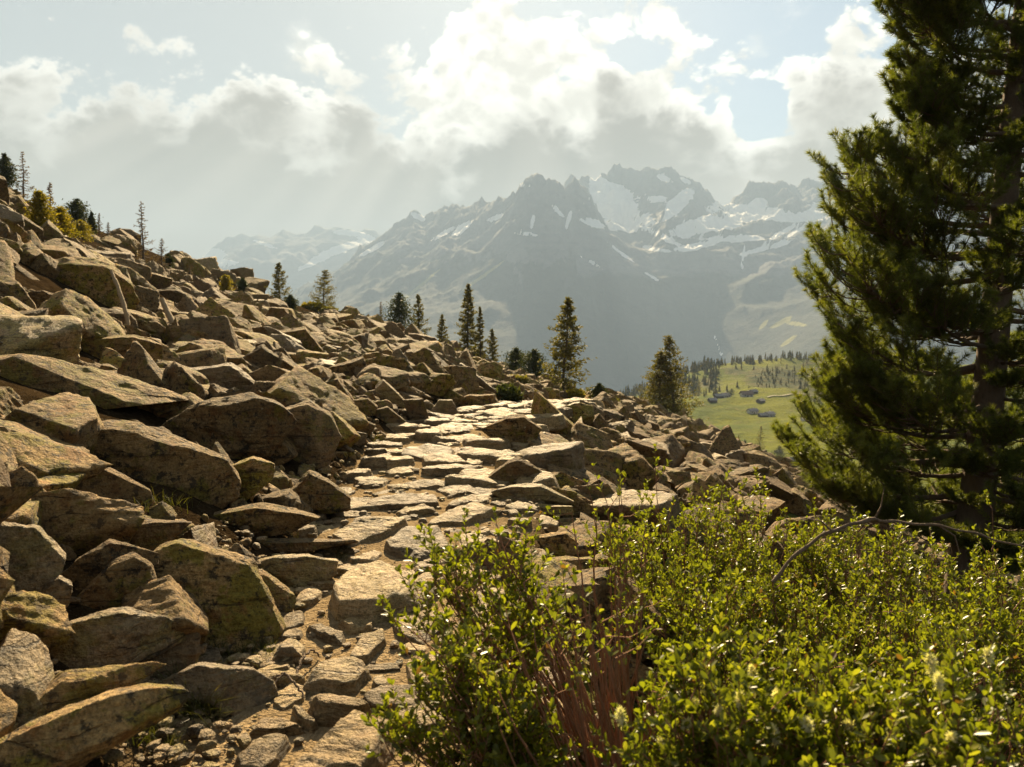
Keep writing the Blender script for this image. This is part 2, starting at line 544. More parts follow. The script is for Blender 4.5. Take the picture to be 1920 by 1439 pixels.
def build_ground():
    nr = 230; r = np.concatenate([[.02], np.geomspace(.25, 260, nr - 1)])
    fa = np.concatenate([np.radians(np.linspace(-44, 44, 300)), np.radians(np.linspace(47, 313, 90))])
    R, A = np.meshgrid(r, fa)          # az index first
    X, Y = R * np.sin(A), R * np.cos(A)
    Z = ground(X, Y)
    d = X - path_x(Y); w = np.interp(Y, _wy, _ww)
    pa = np.clip((w + .12 - np.abs(d)) / .3, 0, 1)
    p = np.stack([X, Y, X * 0], -1).reshape(-1, 3)
    Z = Z + (fbm(p * 6, 2) * .02).reshape(Z.shape)
    moss = np.clip((np.abs(d) - w + .25) / .3, 0, 1) * np.clip(perlin(p * .8).reshape(Z.shape) * 2 + .5, 0, 1)
    moss = np.where(d > 0, np.where(X > 1.2, np.maximum(moss, .45), moss), moss * .25)
    me = make_mesh('hillside', np.stack([X, Y, Z], -1).reshape(-1, 3), [grid_faces(len(fa), nr, True)], M_SOIL,
                   {'path': pa.ravel(), 'moss': moss.ravel()})
    return obj('hillside', me, kind='structure', label='stony mountainside under the scree and shrubs', cat='hillside')


build_ground()


# ------------------------------------------------------------------ far land
def mountain_material(name, grass, rock, scree, snow=(.80, .79, .76)):
    m, nt, bs = new_mat(name)
    geo = nt.nodes.new('ShaderNodeNewGeometry'); pos = geo.outputs['Position']
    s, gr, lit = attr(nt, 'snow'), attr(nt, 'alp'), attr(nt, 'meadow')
    n1, n2 = noise(nt, pos, .0021, 7, .65), noise(nt, pos, .011, 6, .7)
    st = nt.nodes.new('ShaderNodeMapping'); st.inputs['Scale'].default_value = (1, .5, 4); nt.links.new(pos, st.inputs[0])
    n3 = noise(nt, st.outputs[0], .004, 6, .7)
    rk = mix(nt, (n1 * .5 + n3 * .5).ramp(.38, .62), rock, scree)
    rk = mix(nt, n2.ramp(.45, .7) * .6, rk, tuple(c * .45 for c in rock))
    gc = mix(nt, (n1 * .5 + n2 * .5).ramp(.38, .62), grass, tuple(c * .55 for c in grass))
    col = mix(nt, (gr + (n1 - .5) * .9 + (n2 - .5) * .5).ramp(.35, .65), rk, gc)
    col = mix(nt, (lit + (n2 - .5) * .5).ramp(.35, .6), col, (.20, .19, .05))  # sunlight on grass patches, painted in as a brighter yellow-green
    col = mix(nt, (s + (n2 - .5) * 1.15 + (n1 - .5) * .6).ramp(.47, .54), col, snow)
    nt.links.new(col, bs.inputs['Base Color']); bs.inputs['Roughness'].default_value = .95; bs.inputs['Specular IOR Level'].default_value = .1
    nt.links.new(bump(nt, n2 + n1, 25, .8), bs.inputs['Normal'])
    return m


def pxcol(px):                 # lateral slope of a photograph column
    return (px - 960) / F


def sheet(cols, rs, xs):
    """cols: {px: [(depth, py) ...]}; returns X, Y, Z and the pixel row PY on the (column, depth) grid"""
    ks = sorted(cols)
    tab = np.array([np.interp(rs, [a for a, b in cols[k]], [b for a, b in cols[k]]) for k in ks])
    PYY = np.array([np.interp(xs, ks, tab[:, j]) for j in range(len(rs))]).T
    XX, RR = np.meshgrid(pxcol(xs), rs, indexing='ij')
    yc = (719.5 - PYY) / F
    dz = (-math.sin(PITCH) + yc * math.cos(PITCH)) / (math.cos(PITCH) + yc * math.sin(PITCH))
    return XX * RR, RR, EYE + dz * RR, PYY


def blur1(a, n, axis):
    k = np.hanning(n + 2)[1:-1]; k /= k.sum()
    pad = [(0, 0)] * a.ndim; pad[axis] = (n // 2, n // 2)
    return np.apply_along_axis(lambda v: np.convolve(v, k, 'valid'), axis, np.pad(a, pad, mode='edge'))


def build_mountains():
    M1 = mountain_material('alpine_rock', (.026, .034, .020), (.085, .086, .090), (.125, .122, .120))
    c = {
        300: [(3000, 900), (5000, 760), (7000, 640), (8200, 600)],
        480: [(3000, 900), (5000, 720), (7000, 590), (8200, 560)],
        560: [(3000, 900), (5000, 680), (7000, 560), (8200, 530)],
        640: [(3000, 900), (4800, 650), (6500, 540), (8000, 500)],
        700: [(3000, 900), (4500, 650), (6000, 545), (7800, 455)],
        745: [(3000, 900), (4500, 650), (6000, 530), (7800, 424)],
        778: [(3000, 900), (4500, 650), (6000, 525), (7800, 405)],
        800: [(3000, 900), (4500, 650), (6000, 515), (7700, 418)],
        850: [(3000, 900), (4500, 650), (6000, 495), (7400, 402)],
        900: [(3000, 900), (4500, 650), (6000, 478), (7000, 388)],
        945: [(3000, 900), (4500, 645), (5800, 465), (6700, 382)],
        985: [(3000, 900), (4500, 640), (5500, 475), (6300, 343), (7000, 420)],
        1005: [(3000, 900), (4500, 640), (5500, 475), (6300, 341), (7000, 410)],
        1024: [(3000, 900), (4500, 645), (5500, 480), (6300, 352), (7000, 410)],
        1040: [(3000, 900), (4500, 645), (5500, 480), (6300, 338), (7000, 400)],
        1058: [(3000, 900), (4500, 650), (5500, 485), (6300, 356), (7000, 400), (7800, 352)],
        1076: [(3000, 900), (4500, 650), (5500, 490), (6300, 343), (6700, 400), (7800, 350)],
        1095: [(3000, 900), (4500, 655), (5500, 500), (6250, 372), (6700, 405), (7800, 346)],
        1115: [(3000, 900), (4500, 665), (5500, 512), (6100, 412), (6600, 425), (7100, 398), (7800, 340)],
        1145: [(3000, 900), (4500, 685), (5400, 530), (5900, 450), (6300, 455), (7000, 410), (7800, 328)],
        1180: [(3000, 900), (4400, 705), (5300, 560), (5700, 490), (6300, 462), (7000, 425), (7800, 324)],
        1215: [(3000, 900), (4400, 725), (5200, 580), (5600, 505), (6300, 462), (6900, 400), (7800, 318)],
        1245: [(3000, 900), (4300, 735), (5200, 590), (5650, 500), (6200, 440), (6900, 385), (7800, 316)],
        1275: [(3000, 900), (4300, 745), (5200, 595), (5700, 500), (6300, 455), (6900, 395), (7800, 340)],
        1305: [(3000, 900), (4300, 755), (5200, 600), (5750, 500), (6300, 450), (6900, 405), (7800, 348)],
        1340: [(3000, 900), (4300, 762), (5200, 595), (5800, 498), (6300, 452), (7000, 415), (7800, 378)],
        1353: [(3000, 900), (4300, 745), (5200, 585), (5800, 497), (6300, 450), (7000, 412), (7800, 384)],
        1395: [(3000, 900), (4300, 725), (5200, 560), (5800, 496), (6300, 448), (7000, 410), (7800, 357)],
        1440: [(3000, 900), (4200, 690), (5200, 545), (5800, 492), (6300, 440), (7000, 408), (7800, 352)],
        1500: [(3000, 900), (4000, 640), (5200, 540), (5800, 488), (6300, 435), (7000, 405), (7800, 336)],
        1560: [(3000, 880), (4000, 610), (5200, 520), (6300, 420), (7800, 326)],
        1700: [(3000, 860), (4000, 590), (5500, 470), (7500, 320)],
        1950: [(3000, 840), (4000, 580), (5500, 460), (7500, 330)],
        2500: [(3000, 840), (4000, 600), (5500, 480), (7500, 360)],
    }
    xs = np.concatenate([np.linspace(300, 1600, 470), np.linspace(1610, 2500, 90)])
    rs = np.concatenate([np.linspace(3000, 5200, 70), np.linspace(5225, 7800, 120), [7860, 7950, 8100, 8400]])
    X, Y, Z, P = sheet(c, np.minimum(rs, 7800), xs)
    Y0 = np.broadcast_to(rs, Y.shape)
    X = X / Y * Y0; Y = Y0.copy()
    back = np.maximum(rs - 7800, 0)
    Z = Z - back[None] * .9
    Z = blur1(Z, 3, 1)
    wb = np.clip((P - 450) / 90, 0, 1)
    Z = Z * (1 - wb) + blur1(blur1(Z, 91, 0), 25, 1) * wb
    p = np.stack([X, Y, Z * .5], -1).reshape(-1, 3)
    hi = np.clip((650 - P) / 230, 0, 1)
    n = ridged(p * .0011, 7, .55).reshape(Z.shape)
    n2 = fbm(p * .006, 4, .6).reshape(Z.shape)
    gul = ridged(np.stack([X * .0045, Y * .0008, Y * 0 + 3], -1).reshape(-1, 3), 4).reshape(Z.shape)
    Z = Z + (n - 1.0) * (12 + 105 * hi) + n2 * (5 + 60 * hi ** 2) + (gul - .8) * 14
    crest = np.clip((P.min(1, keepdims=True) + 45 - P) / 45, 0, 1)
    jag = fbm(np.stack([X * .012, Y * .003, Y * 0], -1).reshape(-1, 3), 4, .65).reshape(Z.shape)
    Z = Z + jag * 48 * crest
    # slope and snow
    gx = np.gradient(Z, axis=0) / (np.gradient(X, axis=0) + 1e-6); gy = np.gradient(Z, axis=1) / (np.gradient(Y, axis=1) + 1e-6)
    slope = np.sqrt(gx ** 2 + gy ** 2)
    U = np.broadcast_to(xs[:, None], Z.shape)
    ev = 719.5 - F * np.tan(np.arctan2(-(Z - EYE), Y) * -1 + 0) * 1.0
    yy = 620 - (Z - EYE) / Y * F                       # rough pixel row after displacement

    def patch(px, py, rx, ry, rot=0, amp=1.0):
        c_, s_ = math.cos(math.radians(rot)), math.sin(math.radians(rot))
        dx, dy = U - px, yy - py
        a, b = (dx * c_ + dy * s_) / rx, (-dx * s_ + dy * c_) / ry
        return amp * np.exp(-(a * a + b * b) ** 1.5)

    snow = np.zeros_like(Z)
    for q in [(1150, 385, 55, 30, 35), (1180, 410, 50, 18, 15), (1125, 350, 22, 14, 40), (1225, 378, 22, 7, -5), (1268, 385, 36, 13, -45), (1250, 405, 20, 8, -40),
              (1330, 425, 70, 16, -8), (1400, 402, 70, 11, 4), (1465, 408, 70, 12, 5), (1290, 432, 40, 14, -15), (1415, 390, 14, 12, 0), (1350, 390, 22, 8, 20),
              (1520, 400, 35, 9, -25), (1240, 447, 40, 6, 25), (1150, 428, 60, 8, 10), (1460, 440, 40, 4, -30), (1500, 430, 45, 4, -30), (1370, 450, 60, 7, 0),
              (785, 409, 16, 7, 20), (870, 430, 28, 7, -35), (1045, 400, 18, 3, 45), (998, 420, 4, 16, 10), (1065, 415, 4, 18, 15), (985, 352, 14, 4, 0), (930, 412, 22, 4, -15),
              (835, 440, 30, 4, -30), (700, 470, 30, 5, -30), (1165, 478, 34, 3, 35), (1240, 340, 16, 5, 25), (1282, 345, 14, 4, 30), (980, 440, 40, 4, 10),
              (1390, 478, 2, 16, 8), (1388, 500, 2, 9, -20), (1230, 470, 30, 4, 10), (1300, 465, 50, 6, -10), (1440, 465, 60, 5, -15), (1110, 495, 30, 2.5, 30), (1220, 520, 22, 2.5, 30)]:
        snow = np.maximum(snow, patch(*q) * 1.05)
    snow = snow + .14 * np.clip((505 - yy) / 120, 0, 1) * (U > 1080) + .20 * np.clip((470 - yy) / 90, 0, 1) * (n < .95)
    for q in [(1348, 655, 2.2, 12, -18), (1352, 664, 4, 3, 0), (1340, 632, 1.8, 8, -25), (1322, 604, 5, 1.5, 0)]:
        snow = np.maximum(snow, patch(*q, amp=.95))
    snow = snow * np.clip(2.6 - slope, .3, 1) - np.clip(gul - 1.0, -.3, .5) * .30 - np.clip(n2, -.6, .6) * .25
    alp = np.clip((yy - 425) / 95, 0, 1) * np.clip(1.9 - slope, 0.2, 1)
    alp = np.where(U > 1080, np.clip((yy - 490) / 50, 0, 1), alp)
    meadow = np.zeros_like(Z)  # mask of the flank's grass patches that are coloured as sunlit
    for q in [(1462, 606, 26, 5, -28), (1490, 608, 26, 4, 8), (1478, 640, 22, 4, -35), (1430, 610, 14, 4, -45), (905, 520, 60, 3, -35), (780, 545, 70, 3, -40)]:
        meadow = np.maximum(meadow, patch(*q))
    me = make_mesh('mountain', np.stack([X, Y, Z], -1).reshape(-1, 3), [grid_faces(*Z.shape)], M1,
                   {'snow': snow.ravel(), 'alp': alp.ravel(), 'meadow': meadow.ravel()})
    obj('mountain', me, kind='structure', label='jagged alpine peaks with glaciers across the valley', cat='mountain')

    # the more distant range with its glacier, left of the massif
    c = {-700: [(9000, 800), (12500, 480)], -300: [(9000, 780), (11800, 450)], -60: [(9000, 760), (11800, 420)], 60: [(9000, 760), (11800, 425)], 130: [(9000, 760), (11800, 430)], 200: [(9000, 760), (11800, 445)],
         262: [(9000, 760), (12000, 462)], 320: [(9000, 740), (12000, 488)], 351: [(9000, 740), (12000, 475)], 375: [(9000, 740), (12000, 496)], 400: [(9000, 720), (10500, 520), (12200, 470)],
         430: [(9000, 720), (10500, 500), (12200, 445)], 455: [(9000, 700), (10500, 490), (12200, 439)], 505: [(9000, 690), (10500, 480), (12200, 442)],
         560: [(9000, 680), (10500, 490), (12200, 441)], 600: [(9000, 680), (10500, 490), (12200, 433)], 640: [(9000, 680), (10500, 490), (12200, 424)],
         690: [(9000, 670), (10500, 480), (12200, 440)], 760: [(9000, 660), (10500, 480), (12200, 450)], 900: [(9000, 660), (10500, 490), (12200, 460)]}
    xs = np.linspace(-700, 900, 330); rs = np.concatenate([np.linspace(9000, 12200, 80), [12300, 12600, 13000]])
    X, Y, Z, P = sheet(c, np.minimum(rs, 12200), xs)
    Y0 = np.broadcast_to(rs, Y.shape); X = X / Y * Y0; Y = Y0.copy(); Z = Z - np.maximum(rs - 12200, 0)[None] * .9
    p = np.stack([X, Y, Z], -1).reshape(-1, 3)
    n = ridged(p * .0009, 6).reshape(Z.shape)
    Z = Z + (n - 1) * 110 + fbm(p * .006, 4, .6).reshape(Z.shape) * 50
    U = np.broadcast_to(xs[:, None], Z.shape); yy = 620 - (Z - EYE) / Y * F

    def patch2(px, py, rx, ry, rot=0):
        c_, s_ = math.cos(math.radians(rot)), math.sin(math.radians(rot))
        dx, dy = U - px, yy - py
        a, b = (dx * c_ + dy * s_) / rx, (-dx * s_ + dy * c_) / ry
        return np.exp(-(a * a + b * b) ** 1.5)
    snow = np.zeros_like(Z)
    for q in [(395, 480, 40, 14, 0), (640, 470, 60, 9, -20), (660, 440, 40, 6, 5), (400, 495, 60, 8, 0), (600, 490, 50, 6, -25), (690, 450, 20, 10, 0), (500, 460, 30, 3, 20)]:
        snow = np.maximum(snow, patch2(*q))
    me = make_mesh('far_mountain', np.stack([X, Y, Z], -1).reshape(-1, 3), [grid_faces(*Z.shape)], M1,
                   {'snow': snow.ravel(), 'alp': np.clip((yy - 520) / 60, 0, 1).ravel(), 'meadow': np.zeros(Z.size)})
    obj('far_mountain', me, kind='structure', label='pale distant range with a glacier behind the hillside', cat='mountain')

    # valley floor: the sheet that carries everything out to the horizon
    a = np.radians(np.arange(0, 360, 4)); r = np.concatenate([[0], np.geomspace(400, 13700, 40)])
    A, R = np.meshgrid(a, r, indexing='ij'); X, Y = R * np.sin(A), R * np.cos(A)
    Z = -560 - 60 * np.minimum(R / 3000, 1) + fbm(np.stack([X, Y, X * 0], -1).reshape(-1, 3) * .0008, 3).reshape(X.shape) * 60
    me = make_mesh('valley_floor', np.stack([X, Y, Z], -1).reshape(-1, 3), [grid_faces(len(a), len(r), True)], M1,
                   {'snow': np.zeros(Z.size), 'alp': np.ones(Z.size), 'meadow': np.zeros(Z.size)})
    obj('valley_floor', me, kind='structure', label='deep green valley floor below the hillside', cat='valley')


build_mountains()

MEADOW = {1000: [(160, 1060), (330, 900), (600, 850), (950, 840)], 1100: [(160, 1060), (330, 880), (600, 815), (950, 785)], 1150: [(160, 1060), (330, 875), (600, 795), (950, 752)],
          1200: [(160, 1060), (330, 870), (600, 780), (950, 732)], 1250: [(160, 1060), (330, 868), (600, 768), (950, 706)], 1300: [(160, 1060), (330, 866), (600, 758), (950, 690)],
          1380: [(160, 1060), (330, 864), (600, 752), (800, 705), (950, 675)], 1420: [(160, 1060), (330, 864), (600, 750), (800, 700), (950, 671)], 1460: [(160, 1060), (330, 864), (600, 750), (800, 695), (950, 668)], 1520: [(160, 1060), (330, 865), (600, 750), (800, 700), (950, 668)],
          1700: [(160, 1060), (330, 866), (600, 760), (800, 710), (950, 672)], 1950: [(160, 1070), (330, 870), (600, 770), (950, 680)], 2600: [(160, 1100), (330, 880), (600, 780), (950, 700)]}
_MX = sorted(MEADOW)


def meadow_depth(px, py):
    rs = np.linspace(160, 950, 400)
    tab = [np.interp(rs, *zip(*MEADOW[k])) for k in _MX]
    row = np.array([np.interp(px, _MX, [t[j] for t in tab]) for j in range(len(rs))])
    return float(np.interp(-py, -row, rs))


def build_meadow():
    m, nt, bs = new_mat('alpine_meadow')
    geo = nt.nodes.new('ShaderNodeNewGeometry'); pos = geo.outputs['Position']
    sc = attr(nt, 'scrub')
    n1, n2, n3 = noise(nt, pos, .018, 5, .62), noise(nt, pos, .09, 6, .7), noise(nt, pos, .5, 3, .7)
    col = mix(nt, (n1 * .6 + n2 * .4).ramp(.40, .60), (.112, .118, .008), (.054, .074, .009))
    col = mix(nt, n2.ramp(.54, .68) * .8, col, (.120, .105, .032))
    col = mix(nt, (sc + (n2 - .5) * .8).ramp(.35, .6), col, mix(nt, n2.ramp(.4, .6), (.032, .044, .016), (.085, .078, .028)))
    col = mix(nt, 1.0, col, vec(nt, *([n3 * .8 + .6] * 3)), 'MULTIPLY')
    nt.links.new(col, bs.inputs['Base Color']); bs.inputs['Roughness'].default_value = 1; bs.inputs['Specular IOR Level'].default_value = .05
    nt.links.new(bump(nt, n2 * 3.0 + n3, 1.0), bs.inputs['Normal'])
    xs = np.linspace(1000, 2600, 260); rs = np.concatenate([np.linspace(160, 950, 130), [965, 990, 1040, 1150, 1400]])
    X, Y, Z, P = sheet(MEADOW, np.minimum(rs, 950), xs)
    Y0 = np.broadcast_to(rs, Y.shape); X = X / Y * Y0; Y = Y0.copy(); Z = Z - np.maximum(rs - 950, 0)[None] * .6
    Z = blur1(blur1(Z, 9, 1), 9, 0)
    Z = Z - np.maximum(1130 - xs, 0)[:, None] * .25
    p = np.stack([X, Y, X * 0], -1).reshape(-1, 3)
    Z = Z + fbm(p * .012, 4).reshape(Z.shape) * 8 * np.clip((Y - 160) / 200, 0, 1)
    U = np.broadcast_to(xs[:, None], Z.shape)
    g = lambda px, py, rx, ry: np.exp(-(((U - px) / rx) ** 2 + ((P - py) / ry) ** 2))
    scrub = np.maximum.reduce([g(1460, 708, 75, 26), g(1540, 715, 80, 45), g(1380, 700, 30, 10) * .7, g(1250, 735, 90, 18) * .8, g(1400, 840, 25, 12) * .6, g(1330, 720, 40, 14) * .7])
    me = make_mesh('meadow', np.stack([X, Y, Z], -1).reshape(-1, 3), [grid_faces(*Z.shape)], m, {'scrub': scrub.ravel()})
    o = obj('meadow', me, kind='structure', label='sunlit green alpine meadow on the spur below', cat='meadow')
    # height lookup for whatever stands on it
    return xs, rs, X, Y, Z


_mx, _mr, _MXX, _MYY, _MZZ = build_meadow()


def on_meadow(px, py):
    Y = meadow_depth(px, py)
    i = np.interp(px, _mx, np.arange(len(_mx))); j = np.interp(Y, _mr, np.arange(len(_mr)))
    i0, j0 = min(int(i), len(_mx) - 2), min(int(j), len(_mr) - 2); a, b = i - i0, j - j0
    z = _MZZ[i0, j0] * (1 - a) * (1 - b) + _MZZ[i0 + 1, j0] * a * (1 - b) + _MZZ[i0, j0 + 1] * (1 - a) * b + _MZZ[i0 + 1, j0 + 1] * a * b
    return np.array((pxcol(px) * Y, Y, z))


def build_haze():
    m = bpy.data.materials.new('haze_air'); m.use_nodes = True; nt = m.node_tree; nt.nodes.clear()
    out = nt.nodes.new('ShaderNodeOutputMaterial'); v = nt.nodes.new('ShaderNodeVolumePrincipled')
    v.inputs['Color'].default_value = (.34, .47, .68, 1)
    v.inputs['Density'].default_value = HAZE
    v.inputs['Anisotropy'].default_value = .1
    nt.links.new(v.outputs[0], out.inputs['Volume'])
    x, y0, y1, z0, z1 = 13800, -13800, 13800, -720, HAZE_TOP
    V = [(sx * x, y, z) for z in (z0, z1) for y in (y0, y1) for sx in (-1, 1)]
    Fq = np.array([(0, 2, 3, 1), (4, 5, 7, 6), (0, 1, 5, 4), (2, 6, 7, 3), (0, 4, 6, 2), (1, 3, 7, 5)])
    obj('haze', make_mesh('haze', V, [Fq], m, smooth=False), kind='stuff', label='pale blue haze filling the valley air', cat='haze')


HAZE, HAZE_TOP = 1.2e-4, 1790
build_haze()


# ------------------------------------------------------------------ boulders
def hull_shape(dirs, N, D, p):
    """soft intersection of half spaces: radius along each direction"""
    q = np.maximum(dirs @ N.T, 0) / D[None]
    m = q.max(1, keepdims=True)
    return 1 / (m[:, 0] * ((q / m) ** p).sum(1) ** (1 / p))


def chip(V, size, rng, amp=1.0):
    """break up a solid: layered splitting, dents and grit, sized to the stone"""
    s = rng.uniform(0, 50)
    n = V / (np.linalg.norm(V, axis=1)[:, None] + 1e-9)
    q = V / size
    a, b = rng.uniform(-.35, .35, 2)
    L = q.copy(); L[:, 2] = (q[:, 2] + a * q[:, 0] + b * q[:, 1]) * 6.5
    d = fbm(q * 1.5 + s, 3) * .050 + ridged(q * 2.6 + s, 3) * .030 + fbm(L * np.array([1.2, 1.2, 1.0]) + s, 3) * .040 + fbm(q * 7 + s, 3, .6) * .022
    step = np.sin((L[:, 2] + fbm(q * 2.2 + s, 2) * 1.6) * 2.1); d = d + np.sign(step) * np.abs(step) ** .35 * .016
    return V + n * (d * size * amp)[:, None]


def rand_rock(rng, level, p=None, flat=1.0):
    dirs, Fc = ico(level)
    N, D = [], []
    tilt = rng.normal(0, .12, 2)
    for sg in (1, -1):
        N.append((tilt[0], tilt[1], sg)); D.append(rng.uniform(.75, 1.0))
    k = rng.integers(4, 7); a0 = rng.uniform(0, 6.28)
    for i in range(k):
        a = a0 + (i + rng.uniform(-.3, .3)) * 6.283 / k
        N.append((math.cos(a), math.sin(a), rng.normal(0, .30))); D.append(rng.uniform(.72, 1.05))
    for _ in range(rng.integers(3, 7)):
        v = rng.normal(size=3); v[2] = abs(v[2]) * (1 if rng.random() < .7 else -1)
        N.append(v); D.append(rng.uniform(.88, 1.12))
    N = np.array(N); N /= np.linalg.norm(N, axis=1)[:, None]
    r = hull_shape(dirs, N, np.array(D), p or rng.uniform(45, 120))
    V = dirs * r[:, None]
    V[:, 2] *= flat
    return V, Fc


def rot_z(V, a):
    c, s = math.cos(a), math.sin(a)
    return V @ np.array([[c, s, 0], [-s, c, 0], [0, 0, 1]])


def rot_any(V, axis, a):
    return V @ np.array(Matrix.Rotation(a, 3, Vector(axis)).transposed())


